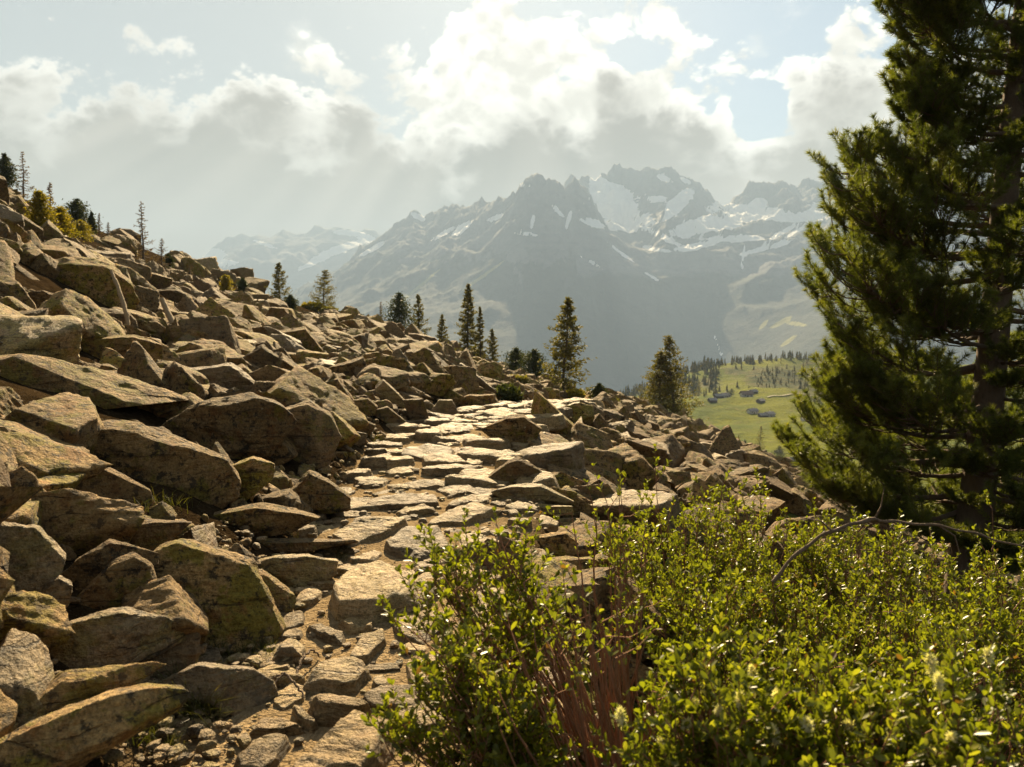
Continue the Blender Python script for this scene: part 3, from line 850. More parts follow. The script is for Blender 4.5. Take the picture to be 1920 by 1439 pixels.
BOULDERS = [   # outline in the photograph, look, words
 ('L', 'large lichened slab with sunlit sloping top edge at the left edge of the scree', [(-70, 660), (0, 643), (63, 652), (213, 703), (342, 780), (313, 802), (213, 793), (110, 772), (0, 735), (-70, 740)]),
 ('L', 'rounded olive lichened boulder lying below the long slab, beside the leaning block', [(133, 830), (213, 788), (247, 790), (417, 867), (437, 910), (430, 940), (373, 972), (280, 927), (187, 880)]),
 ('L', 'wedge shaped layered boulder jutting its point toward the path', [(310, 800), (377, 757), (467, 740), (513, 760), (547, 797), (500, 853), (427, 872), (333, 820)]),
 ('L', 'long brown boulder in shade under the olive lichened boulder', [(20, 880), (77, 848), (133, 870), (187, 900), (260, 908), (270, 973), (207, 972), (117, 950), (67, 920)]),
 ('L', 'round topped pale brown boulder right behind the wedge shaped boulder', [(527, 767), (580, 752), (617, 777), (637, 820), (613, 870), (547, 883), (520, 847)]),
 ('L', 'pyramid shaped boulder at the left edge of the path', [(533, 957), (547, 917), (583, 883), (610, 897), (653, 930), (650, 957), (583, 967)]),
 ('L', 'split layered block wedged under the tip of the wedge boulder', [(423, 877), (477, 857), (513, 873), (510, 900), (460, 937), (437, 940)]),
 ('L', 'flat dark layered boulder with mossy right end beside the path', [(347, 990), (400, 960), (500, 945), (540, 963), (593, 977), (533, 1007), (433, 1010)]),
 ('L', 'small rounded grey cobble boulder above the pale topped slab', [(10, 970), (37, 942), (83, 937), (120, 970), (113, 1007), (60, 1010)]),
 ('L', 'saddle backed mossy boulder above the big upright block', [(167, 1010), (213, 970), (260, 978), (343, 975), (350, 993), (287, 1043), (213, 1027)]),
 ('P', 'leaning slab with bright whitish top face cut off by the left frame edge', [(-45, 985), (0, 977), (73, 997), (110, 1050), (90, 1100), (40, 1130), (-40, 1133)]),
 ('L', 'dark low boulder tucked behind the small triangular boulder', [(110, 1083), (160, 1040), (207, 1013), (287, 1047), (283, 1070), (200, 1100), (130, 1103)]),
 ('L', 'triangular boulder with a sunlit crest left of the big upright block', [(127, 1147), (127, 1133), (213, 1047), (243, 1042), (280, 1073), (290, 1130), (293, 1147)]),
 ('L', 'big upright lichened block with a notched pale top standing in the foreground', [(282, 1067), (320, 1010), (353, 1023), (413, 1010), (437, 1017), (473, 1077), (527, 1193), (490, 1227), (347, 1193), (313, 1147)]),
 ('P', 'broad boulder with pale top in front of the triangular boulder', [(87, 1200), (140, 1160), (213, 1147), (287, 1143), (300, 1193), (337, 1213), (233, 1253), (117, 1247)]),
 ('F', 'smooth pale grey boulder half in shadow below the big upright block', [(293, 1273), (380, 1242), (467, 1263), (510, 1293), (513, 1320), (433, 1350), (360, 1310)]),
 ('L', 'long low slab with bright rim in the bottom left corner', [(-40, 1390), (100, 1333), (213, 1310), (277, 1313), (333, 1333), (317, 1373), (233, 1403), (100, 1450), (-40, 1450)]),
 ('L', 'dark shaded boulder between the bottom corner slab and the broad pale topped boulder', [(40, 1357), (67, 1293), (123, 1250), (187, 1253), (293, 1270), (300, 1303), (220, 1310), (100, 1333)]),
 ('F', 'pale boulder with folded front face right of the upright block', [(470, 1053), (520, 1040), (567, 1042), (630, 1057), (627, 1083), (583, 1110), (520, 1093)]),
 ('L', 'shaded slab leaning on the right flank of the upright block', [(472, 1070), (500, 1072), (547, 1113), (553, 1133), (530, 1167), (500, 1147)]),
 ('L', 'long flat ledge stone above the pale folded boulder', [(467, 1010), (493, 1003), (600, 1007), (640, 1023), (667, 1025), (567, 1037), (480, 1027)]),
 ('P', 'small standing stone between the leaning white topped slab and the triangular boulder', [(53, 1147), (90, 1093), (110, 1083), (130, 1100), (123, 1140), (77, 1173)]),
 ('F', 'small tan angular rock at the foot of the upright block', [(512, 1233), (527, 1207), (547, 1210), (573, 1243), (550, 1260), (520, 1243)]),
 ('F', 'small grey rock beside a dry twig near the smooth pale boulder', [(503, 1253), (540, 1248), (553, 1277), (520, 1287)]),
 ('L', 'overhanging layered slab with a dark hollow beneath it', [(110, 668), (133, 634), (250, 630), (290, 647), (292, 667), (283, 701), (208, 692), (179, 684)]),
 ('L', 'blocky brown boulder at the left frame edge above the long slab', [(0, 551), (12, 532), (38, 534), (62, 574), (62, 607), (6, 609)]),
 ('L', 'greenish square block with pointed right corner next to the edge boulder', [(50, 555), (87, 547), (137, 567), (137, 605), (129, 617), (69, 613)]),
 ('L', 'huge dark lichened boulder below the skyline with shaded underside', [(73, 538), (94, 497), (146, 484), (198, 492), (229, 522), (246, 563), (240, 578), (146, 570), (100, 551)]),
 ('L', 'long smooth slab sloping down to the right at the upper left', [(-17, 478), (12, 486), (48, 517), (100, 545), (83, 548), (0, 538)]),
 ('L', 'thick slab above the weathered leaning log', [(248, 551), (292, 536), (319, 536), (358, 557), (388, 578), (379, 588), (312, 570)]),
 ('L', 'flat topped boulder behind the thick slab near the skyline', [(229, 522), (271, 507), (319, 522), (312, 538), (250, 549)]),
 ('L', 'low dark slab carrying the thin bleached log', [(142, 574), (177, 578), (235, 588), (246, 601), (235, 613), (187, 607), (158, 592)]),
 ('L', 'bullet shaped boulder to the right of the low dark slab', [(246, 597), (292, 603), (317, 624), (319, 642), (298, 645), (250, 622)]),
 ('P', 'broad angular boulder with a bright flat top behind the wedge boulder', [(333, 697), (433, 682), (467, 713), (500, 747), (367, 750), (337, 720)]),
 ('L', 'sharp triangular boulder overhanging a gap above the flat topped boulder', [(447, 680), (493, 647), (540, 687), (533, 707), (477, 707)]),
 ('P', 'small pale flat stone at the foot of the weathered leaning log', [(292, 657), (346, 653), (350, 663), (321, 682), (292, 688)]),
 ('L', 'brown boulder on the skyline at the far left under the golden larches', [(12, 372), (40, 368), (71, 418), (20, 414)]),
 ('L', 'tall boulder on the left frame edge under the dark pine', [(-12, 329), (8, 335), (15, 377), (8, 406), (-12, 410)]),
 ('L', 'wide dome boulder below the skyline boulder and golden larches', [(15, 418), (42, 404), (73, 427), (75, 441), (20, 439)]),
 ('L', 'jagged boulder in front of the golden larch thicket', [(75, 433), (92, 414), (112, 435), (117, 452), (87, 466), (73, 447)]),
 ('L', 'sloping boulder right below the golden larch thicket', [(133, 445), (179, 441), (227, 472), (219, 477), (162, 468)]),
 ('P', 'slim tilted slab with pale face below the jagged boulder', [(104, 454), (125, 443), (158, 468), (142, 479)]),
 ('L', 'flat ledge boulder in mid scree casting a dark shadow', [(525, 695), (557, 685), (627, 681), (611, 689), (573, 704)]),
 ('L', 'notched block in mid scree with one tall right side', [(607, 700), (627, 685), (680, 670), (692, 706), (688, 720), (644, 708)]),
 ('L', 'tall leaning boulder in mid scree above the left path edge', [(611, 720), (627, 700), (640, 716), (663, 752), (659, 768), (627, 758)]),
 ('P', 'steep slab with sunlit right edge standing above the path', [(705, 725), (719, 712), (744, 735), (763, 756), (752, 768), (717, 756)]),
 ('L', 'large flat faced boulder below the twin larches on the skyline', [(527, 620), (573, 614), (611, 668), (573, 670), (557, 656)]),
 ('L', 'pointed boulder below the flat topped larch on the skyline', [(488, 612), (509, 577), (536, 577), (552, 610), (523, 620)]),
 ('F', 'bright pale slab lying under the spreading larch', [(567, 585), (586, 587), (611, 597), (598, 600)]),
 ('L', 'rounded boulder just below the skyline pines', [(725, 612), (750, 606), (759, 618), (740, 629)]),
 ('L', 'squat boulder low on the scree, one step above the path', [(663, 750), (690, 747), (707, 763), (700, 780), (670, 777)]),
 ('L', 'solid brown block with sloping roof on the left path edge', [(703, 770), (727, 763), (760, 790), (760, 807), (740, 815), (707, 797)]),
 ('L', 'low round boulder on the path edge left of the sloping roofed block', [(653, 790), (673, 783), (703, 797), (693, 817), (663, 810)]),
 ('L', 'narrow upright boulder standing at the path bend', [(757, 750), (790, 748), (807, 800), (793, 803), (773, 793)]),
 ('P', 'round shouldered boulder at the far left path edge', [(810, 767), (823, 750), (847, 750), (860, 777), (827, 790), (808, 783)]),
 ('P', 'small boulder where the sandy path widens', [(640, 823), (650, 807), (687, 815), (683, 833), (660, 843)]),
 ('L', 'long slanting boulder behind the round topped boulder', [(570, 737), (593, 740), (647, 777), (640, 803), (610, 777)]),
 ('L', 'elongated boulder pointing down the scree toward the path', [(610, 717), (633, 707), (663, 757), (657, 772), (637, 763)]),
 ('L', 'wide low boulder at the far end of the visible path', [(853, 757), (880, 740), (927, 740), (940, 763), (893, 772)]),
 ('L', 'big ramp shaped boulder on the right path edge', [(903, 807), (953, 780), (980, 778), (1013, 803), (1000, 833), (943, 838)]),
 ('L', 'long sloping boulder right of the ramp shaped boulder', [(1010, 817), (1033, 803), (1113, 837), (1107, 843), (1027, 843)]),
 ('L', 'peaked boulder with pale left flank on the right path edge', [(913, 897), (960, 860), (973, 857), (1023, 890), (1027, 903), (960, 913)]),
 ('P', 'humped slab with sunlit top on the outer edge of the path', [(923, 923), (960, 910), (1013, 907), (1073, 940), (1060, 948), (960, 947)]),
 ('P', 'upper flat block of the stacked path edging', [(960, 953), (993, 945), (1070, 948), (1075, 967), (970, 967)]),
 ('P', 'lower flat block of the stacked path edging', [(973, 972), (1070, 970), (1077, 990), (1027, 995), (973, 987)]),
 ('L', 'large triangular boulder standing behind the leafy shrubs', [(1090, 930), (1107, 907), (1127, 897), (1170, 927), (1207, 970), (1193, 997), (1120, 987), (1093, 963)]),
 ('L', 'steep sided boulder just right of the large triangular boulder', [(1173, 897), (1183, 887), (1220, 910), (1237, 943), (1217, 950), (1180, 923)]),
 ('L', 'blunt boulder above the large triangular boulder', [(1097, 850), (1120, 840), (1140, 873), (1133, 893), (1103, 883)]),
 ('L', 'angular boulder at the shrub edge in the lower right scree', [(1247, 927), (1277, 907), (1297, 930), (1273, 937)]),
 ('P', 'pale flat slab at the rim of the right scree', [(1277, 823), (1300, 813), (1337, 827), (1300, 830)]),
 ('P', 'outermost layered slab at the right end of the scree', [(1293, 843), (1320, 830), (1367, 837), (1360, 853), (1313, 857)]),
 ('L', 'dark tilted boulder under the pale flat rim slab', [(1243, 857), (1260, 833), (1293, 827), (1300, 840), (1273, 860), (1250, 867)]),
 ('L', 'dark boulder in the hollow below the stacked path edging', [(1012, 1005), (1060, 998), (1098, 1028), (1085, 1058), (1035, 1062)]),
]

_taken = []       # (px, py, rx, ry, depth) of what is already placed, for the filler stones


def view_axes(px, py):
    a, b = px_dir(px, py)
    f = np.array((a, 1, b)); L = np.linalg.norm(f); f /= L
    r = np.cross(f, (0, 0, 1)); r /= np.linalg.norm(r)
    return r, f, np.cross(r, f)


def build_boulders():
    for n, (mat, label, poly) in enumerate(BOULDERS):
        rng = np.random.default_rng(100 + n)
        Q = np.array(poly, float)
        c = (Q.min(0) + Q.max(0)) / 2
        w, h = Q.max(0) - Q.min(0)
        bx = Q[np.argsort(-Q[:, 1])[:2]].mean(0)
        t = hit(np.clip(bx[0], -60, 1920), min(Q[:, 1].max() - .08 * h, 1500)) or 60.0
        half = .5 * w * t / F
        halfz = .5 * h * t / F
        thick = min(max(.62 * max(half, halfz), .8 * halfz), 1.25 * halfz + .3 * half)
        Y = t + thick * .42
        r, f, u = view_axes(*c)
        dist = Y / f[1]
        sc = dist / F * (np.array((np.sum(view_axes(*c)[1] * view_axes(960, 719.5)[1]), 1))[0])
        P = (Q - c) * np.array([1, -1]) * (dist * abs(f @ view_axes(960, 719.5)[1]) / F)
        N, D = [], []
        area = 0
        for i in range(len(P)):
            a, b = P[i], P[(i + 1) % len(P)]
            e = b - a; ln = np.hypot(*e)
            if ln < 1e-5: continue
            nrm = np.array((-e[1], e[0])) / ln
            if nrm @ (a + b) < 0: nrm = -nrm
            d = nrm @ a
            if d < .02 * half: d = .02 * half
            k = rng.uniform(.10, .32)
            # the silhouette plane leans away, a second plane cuts the front edge
            N.append((nrm[0], rng.uniform(-.05, .22), nrm[1])); D.append(d)
            if nrm[1] > .35:
                s = rng.uniform(.14, .40); q = (nrm[0], -s, nrm[1]); l = math.sqrt(1 + s * s)
                N.append(q); D.append((d + s * thick * rng.uniform(.12, .45)))
            elif rng.random() < .35:
                s = rng.uniform(.5, 1.3); N.append((nrm[0], -s, nrm[1])); D.append(d + s * thick * rng.uniform(.35, .7))
        ft = rng.uniform(-.35, .35), rng.uniform(-.30, .12)
        N.append((ft[0], -1, ft[1])); D.append(thick * .85)
        N.append((-ft[0] * 1.6 + rng.uniform(-.3, .3), -1, ft[1] + rng.uniform(-.2, .3))); D.append(thick * rng.uniform(.82, .98))
        N.append((0, 1, .2)); D.append(thick)
        N.append((rng.uniform(-.6, .6), 1, .5)); D.append(thick)
        N, D = np.array(N), np.array(D)
        l = np.linalg.norm(N, axis=1); N /= l[:, None]; D /= l
        lev = 6 if w > 190 else 5 if w > 75 else 4
        dirs, Fc = ico(lev)
        dd = dirs * np.array((half, thick, max(halfz, .35 * half))); dd /= np.linalg.norm(dd, axis=1)[:, None]
        rad = hull_shape(dd, N, D, rng.uniform(45, 100))
        V = dd * rad[:, None]
        V = chip(V, max(half, halfz), rng, .62)
        # keep the outline's real width and height
        for ax, want, mid in ((0, w, 0), (2, h, 0)):
            k = 2.1 * (half if ax == 0 else halfz) * (Y / t) / (np.ptp(V[:, ax]) + 1e-9)
            V[:, ax] = (V[:, ax] - (V[:, ax].max() + V[:, ax].min()) / 2) * min(max(k, .8), 1.25)
        W = V[:, :1] * r + V[:, 1:2] * f + V[:, 2:] * u
        me = make_mesh('boulder', W, [Fc], {'L': M_ROCK, 'P': M_FRESH, 'F': M_FRESH}[mat], {'tint': np.full(len(W), rng.uniform(0, 1))})
        obj('boulder', me, loc=at(c[0], c[1], Y), label=label, cat='boulder', group='boulders of the scree slope')
        _taken.append((c[0], c[1], w / 2, h / 2, Y, Q))


build_boulders()

ZONES = [   # (test on the photograph position, label)
 (lambda x, y: x > 1000 and y < 790, 'brown angular boulder by the far bend of the path under the tall larch'),
 (lambda x, y: x > 1090 and y < 850, 'small sunlit boulder among the crowded stones at the rim of the right scree'),
 (lambda x, y: x > 1090, 'shaded brown boulder in the right scree between path and shrubs'),
 (lambda x, y: x > 880 and y > 770, 'angular boulder just below the right edge of the path'),
 (lambda x, y: x > 640 and y < 720, 'weathered boulder high on the scree below the row of skyline conifers'),
 (lambda x, y: x > 640 and y < 880, 'brown boulder in the jumble along the left edge of the path'),
 (lambda x, y: x > 380 and y < 640, 'weathered boulder below the skyline larches in the middle of the scree'),
 (lambda x, y: x > 300 and y < 760, 'brown boulder filling the scree above the wedge shaped boulder'),
 (lambda x, y: y < 520, 'lichened boulder in the upper left scree below the golden larches'),
 (lambda x, y: y < 760, 'lichened boulder in the left scree around the overhanging slab'),
 (lambda x, y: y < 1000, 'dark stone filling a gap between the large left boulders'),
 (lambda x, y: True, 'small shaded stone wedged between the foreground boulders'),
]


TREES = [   # column, top row, width (photo pixels), kind, fixed depth, words
 ('pine', 8, 288, 34, 'pine', None, 'dark stone pine on the skyline at the left frame edge'),
 ('larch', 40, 282, 46, 'bare', None, 'thin bare larch beside the dark pine at the far left skyline'),
 ('larch', 72, 355, 62, 'gold', None, 'low golden larch between the far left boulders and the bare larches'),
 ('larch', 92, 338, 36, 'bare', None, 'bare topped larch rising out of the golden larch thicket'),
 ('larch', 112, 385, 60, 'gold', None, 'golden green larch at the right end of the thicket below the dark pine'),
 ('pine', 143, 373, 44, 'pine', None, 'dark rounded pine behind the golden larch thicket'),
 ('pine', 171, 397, 14, 'pine', None, 'small narrow pine right of the dark rounded pine'),
 ('larch', 185, 398, 22, 'bare', None, 'reddish bare larch sapling right of the golden thicket'),
 ('larch', 202, 415, 20, 'bare', None, 'small grey larch sapling next to the reddish one'),
 ('larch', 152, 425, 46, 'gold', None, 'bright yellow green young larch under the dark rounded pine'),
 ('larch', 268, 376, 52, 'bare', None, 'tall thin larch standing alone on the upper left skyline'),
 ('larch', 302, 445, 40, 'bare', None, 'shorter bare larch just right of the tall thin larch'),
 ('spruce', 316, 490, 16, 'pine', None, 'tiny dark spruce at the foot of the shorter bare larch'),
 ('larch', 357, 497, 22, 'bare', None, 'small bare larch on the skyline, left one of a small pair'),
 ('larch', 386, 501, 24, 'bare', None, 'small bare larch on the skyline, right one of a small pair'),
 ('larch', 423, 514, 30, 'gold', None, 'low yellowish larch bush on the skyline'),
 ('pine', 456, 532, 16, 'pine', None, 'tiny dark pine between the yellowish bush and the flat topped larch'),
 ('larch', 523, 491, 66, 'larch', None, 'flat topped larch with bare lower trunk on the skyline'),
 ('pine', 544, 552, 24, 'pine', None, 'stubby dark pine at the foot of the flat topped larch'),
 ('larch', 604, 505, 86, 'larch', None, 'wide spreading larch with crooked trunk on the skyline'),
 ('pine', 676, 588, 22, 'pine', None, 'very small dark pine on the skyline between the larches and the pine group'),
 ('larch', 714, 564, 28, 'bare', None, 'slender grey larch at the left of the pine group'),
 ('pine', 747, 549, 54, 'pine', None, 'bushy dark stone pine in the middle of the pine group'),
 ('larch', 786, 551, 48, 'larch', None, 'airy oval larch at the right of the pine group'),
 ('larch', 831, 588, 42, 'larch', None, 'medium larch between the pine group and the tall spire larch'),
 ('larch', 877, 531, 62, 'dense', None, 'tall dense spire shaped larch on the ridge'),
 ('larch', 903, 574, 32, 'larch', None, 'slimmer larch close behind the tall spire larch'),
 ('larch', 922, 615, 44, 'larch', None, 'small larch right of the tall spire larch'),
 ('pine', 966, 652, 44, 'pine', 62, 'low dark pine left of the large lone larch'),
 ('pine', 1000, 655, 48, 'pine', 58, 'rusty green bushy pine touching the large lone larch'),
 ('larch', 1053, 555, 122, 'dense', 47, 'large lone larch standing beside the path bend'),
 ('spruce', 1123, 727, 28, 'pine', 46, 'little spruce where the path disappears'),
 ('larch', 1263, 627, 128, 'dense', 66, 'twin trunked brownish larch at the rim of the right scree'),
]


BASES = [360, 382, 442, 447, 452, 427, 442, 442, 447, 447, 495, 503, 505, 527, 527, 547, 548, 572, 584, 588, 602, 609, 612, 624, 642, 662, 664, 680, None, None, None, None, None]


def build_fillers():
    rng = np.random.default_rng(11)
    S = []
    # jittered stones over the slope, larger spacing further away
    def field(x0, x1, y0, y1, step, rmin, rmax):
        gx, gy = np.meshgrid(np.arange(x0, x1, step), np.arange(y0, y1, step))
        x = gx.ravel() + rng.uniform(-.5, .5, gx.size) * step; y = gy.ravel() + rng.uniform(-.5, .5, gx.size) * step
        r = rmin + (rmax - rmin) * rng.random(gx.size) ** 2.6
        keep = (x / np.maximum(y, .5) > -1.15) & (x / np.maximum(y, .5) < .75)
        return np.stack([x, y, r], 1)[keep]
    S.append(field(-9, 8, 2.2, 10, .30, .12, .36))
    S.append(field(-9, 1, 2.4, 9, .45, .22, .42))
    S.append(field(-22, 14, 8, 18, .46, .18, .52))
    S.append(field(-38, 22, 17, 32, .50, .18, .52))
    S.append(field(-62, 26, 31, 58, .80, .28, .80))
    S.append(field(-105, 26, 57, 105, 1.35, .45, 1.15))
    S.append(field(-10, 0, 2.4, 15, .17, .05, .16))
    S = np.concatenate(S)
    x, y, r = S.T
    d = x - path_x(y); w = np.interp(y, _wy, _ww)
    left, right = -d - w, d - w
    keep = np.where(left > 0, left > r * .55, right > r * .5)
    keep &= ~((d > 0) & (y < 8.2) & (x > np.where(y < 4.2, .1, .95)))                 # shrubs grow here
    keep &= ~((d > 0) & (right > 13 + .1 * y))                 # scree ends, meadow edge beyond
    keep &= ~((x > 4.6) & (y < 16))                            # under the big pine
    # past the path bend the left bank is finer rubble with grass
    fine = (x > path_x(y) - 9) & (y > 24) & (d < 0); r = np.where(fine, r * .62, r)
    r = np.where((d > 0) & (y > 12), np.minimum(r, .30 + .008 * y), r)
    keep &= ~((y > 30) & (np.abs(d) < w + .2))
    r = np.where((left > 0) & (left < .7) & (y < 9), r * .6, r)
    S = np.stack([x, y, r], 1)[keep]
    # drop stones that would stand in front of, or inside, the hand-placed boulders
    z = ground(S[:, 0], S[:, 1])
    dz = (z - EYE + S[:, 2] * .2) / S[:, 1]
    th = np.arctan(dz) + PITCH
    sx = 960 + F * (S[:, 0] / S[:, 1]) * np.cos(np.arctan(dz)) / np.cos(th)
    sy = 719.5 - F * np.tan(th)
    sr = S[:, 2] * F / S[:, 1]
    ok = (sx > -1000) & (sx < 2100) & (sy < 1900)
    for (nm, px, top, w_, kind, Yt, lab), b_ in zip(TREES, BASES):      # keep the skyline trees in the open
        if b_: ok &= ~((np.abs(sx - px) < .5 * w_ + .35 * sr) & (sy - .55 * sr > top) & (sy - .75 * sr < b_ - 3) & (S[:, 1] > 10))
    def inside(Q, x, y):
        r = np.zeros(len(x), bool); n = len(Q)
        for i in range(n):
            (x0, y0), (x1, y1) = Q[i], Q[(i + 1) % n]
            if y0 == y1: continue
            r ^= ((y0 > y) != (y1 > y)) & (x < (x1 - x0) * (y - y0) / (y1 - y0) + x0)
        return r
    for (bx, by, rx, ry, bY, Q) in _taken:
        front = S[:, 1] < bY + .2
        for k, dy in ((.92, 0), (1.0, -.55)):
            ok &= ~(inside((Q - (bx, by)) * k + (bx, by), sx, sy + dy * sr) & front)
        e2 = ((sx - bx) / rx) ** 2 + ((sy - by) / ry) ** 2
        ok &= ~((e2 < .45) & (S[:, 1] < bY * 1.10 + .3))
    S, z, sx, sy, sr = S[ok], z[ok], sx[ok], sy[ok], sr[ok]
    # which stones show largest: paint discs far to near into a small id image
    k = .25; H, Wd = 360, 480
    ids = np.full((H, Wd), -1)
    yy, xx = np.mgrid[0:H, 0:Wd]
    allp = [(S[i, 1], i, sx[i], sy[i], sr[i], sr[i] * .8) for i in range(len(S))] + [(b[4], -2, b[0], b[1], b[2], b[3]) for b in _taken]
    for Y, i, cx, cy, rx, ry in sorted(allp, key=lambda q: -q[0]):
        x0, x1 = int(max((cx - rx) * k, 0)), int(min((cx + rx) * k + 2, Wd)); y0, y1 = int(max((cy - ry) * k, 0)), int(min((cy + ry) * k + 2, H))
        if x1 <= x0 or y1 <= y0: continue
        sub = ((xx[y0:y1, x0:x1] - cx * k) / (rx * k)) ** 2 + ((yy[y0:y1, x0:x1] - cy * k) / (ry * k)) ** 2 < 1
        ids[y0:y1, x0:x1][sub] = i
    ids[(yy > 880 * k) & (xx > 1230 * k)] = -3
    ids[(yy < 980 * k) & (xx > 1500 * k)] = -3
    ids[(yy > 980 * k) & (xx > 760 * k)] = -3
    cnt = np.bincount(ids[ids >= 0], minlength=len(S))
    order = np.argsort(-cnt)
    n_ind = 300 - len(BOULDERS) - 2
    ind = [i for i in order[:n_ind] if cnt[i] >= 3]
    indset = set(ind)
    yaw = rng.uniform(0, 6.28, len(S))
    # words for each stone: which hand-placed boulder it lies next to, and on which side
    cut = re.compile(r' (with|lying|at|in|below|above|under|beside|behind|right|left|between|cut|tucked|standing|next|wedged|jutting|near|to|on|low|casting|where|pointing|carrying|leaning|overhanging) ')
    short = []
    for (_m, lab, _p) in BOULDERS:
        m = cut.search(lab); sh = lab[:m.start()] if m and len(lab[:m.start()].split()) >= 3 else ' '.join(lab.split()[:7])
        short.append(lab if sum(l.startswith(sh) for _a, l, _b in BOULDERS) > 1 else sh)
    near = {}
    for i in ind:
        dd_ = [max(math.hypot((sx[i] - b[0]) / (b[2] + sr[i]), (sy[i] - b[1]) / (b[3] + sr[i])), .2) for b in _taken]
        j = int(np.argmin(dd_)); b = _taken[j]
        dx, dy = (sx[i] - b[0]) / (b[2] + 1), (sy[i] - b[1]) / (b[3] + 1)
        side = ('right of' if dx > 0 else 'left of') if abs(dx) > abs(dy) else ('below' if dy > 0 else 'above')
        if len(short[j].split()) <= 10: near.setdefault((j, side), []).append((dd_[j], i))
    words = {}
    for (j, side), L in near.items():
        L.sort()
        for n, (_d, i) in enumerate(L):
            if n < 9:
                words[i] = ('stone just' if len(L) == 1 else ['nearest stone', 'second stone', 'third stone', 'fourth stone', 'fifth stone', 'sixth stone', 'seventh stone', 'eighth stone', 'ninth stone'][n]) + ' ' + side + ' the ' + short[j]
    tri_v, tri_f, tint, nv = [], [], [], 0
    shapes = {l: [rand_rock(np.random.default_rng(l * 100 + j), l, None, 1) for j in range(28)] for l in (1, 2, 3)}
    for l in (2, 3):
        shapes[l] = [(chip(v, 1.0, np.random.default_rng(j), .9), f) for j, (v, f) in enumerate(shapes[l])]
    for i in range(len(S)):
        X, Y, R = S[i]
        g = np.random.default_rng(5000 + i)
        flat = g.uniform(.45, 1.0); el = g.uniform(.75, 1.45)
        left_side = X < path_x(Y)
        if i in indset:
            px = sr[i]
            lev = 4 if px > 26 else 3
            V, Fc = rand_rock(g, lev)
            V = chip(V, 1.0, g, .95)
        else:
            out = sy[i] > 1439 + sr[i] * 1.5 or sx[i] < -sr[i] * 1.5
            V, Fc = shapes[2 if out else 3 if sr[i] > 26 else 2 if sr[i] > 7 else 1][g.integers(28)]
        V = V * np.array((R * el, R / el ** .3, R * flat))
        V = rot_any(V, (g.normal(), g.normal(), 0.01), g.normal(0, .55))
        V = rot_z(V, yaw[i])
        # lie along the slope
        V = rot_any(V, (0, 1, 0), g.normal(.36, .2) if left_side else g.normal(.25, .25))
        c = np.array((X, Y, z[i] + R * flat * g.uniform(.10, .48)))
        t = float(np.clip(g.normal(.42, .28), 0, 1))
        if i in indset:
            zone = next(l for f, l in ZONES if f(sx[i], sy[i])); lab = words.get(i, zone)
            pale = g.random() < .16
            me = make_mesh('boulder', V, [Fc], M_FRESH if pale else M_ROCK, {'tint': np.full(len(V), t)})
            obj('boulder', me, loc=c, label=lab, cat='boulder', group='filler boulders: ' + zone)
        else:
            tri_v.append(V + c); tri_f.append(Fc + nv); nv += len(V); tint.append(np.full(len(V), t))
    me = make_mesh('scree', np.concatenate(tri_v), [np.concatenate(tri_f)], M_ROCK, {'tint': np.concatenate(tint)}, smooth=False)
    obj('scree', me, kind='stuff', label='jumbled brown scree stones covering the mountainside', cat='scree')
    print('stones', len(S), 'individual', len(ind), 'scree tris', sum(len(f) for f in tri_f))


build_fillers()

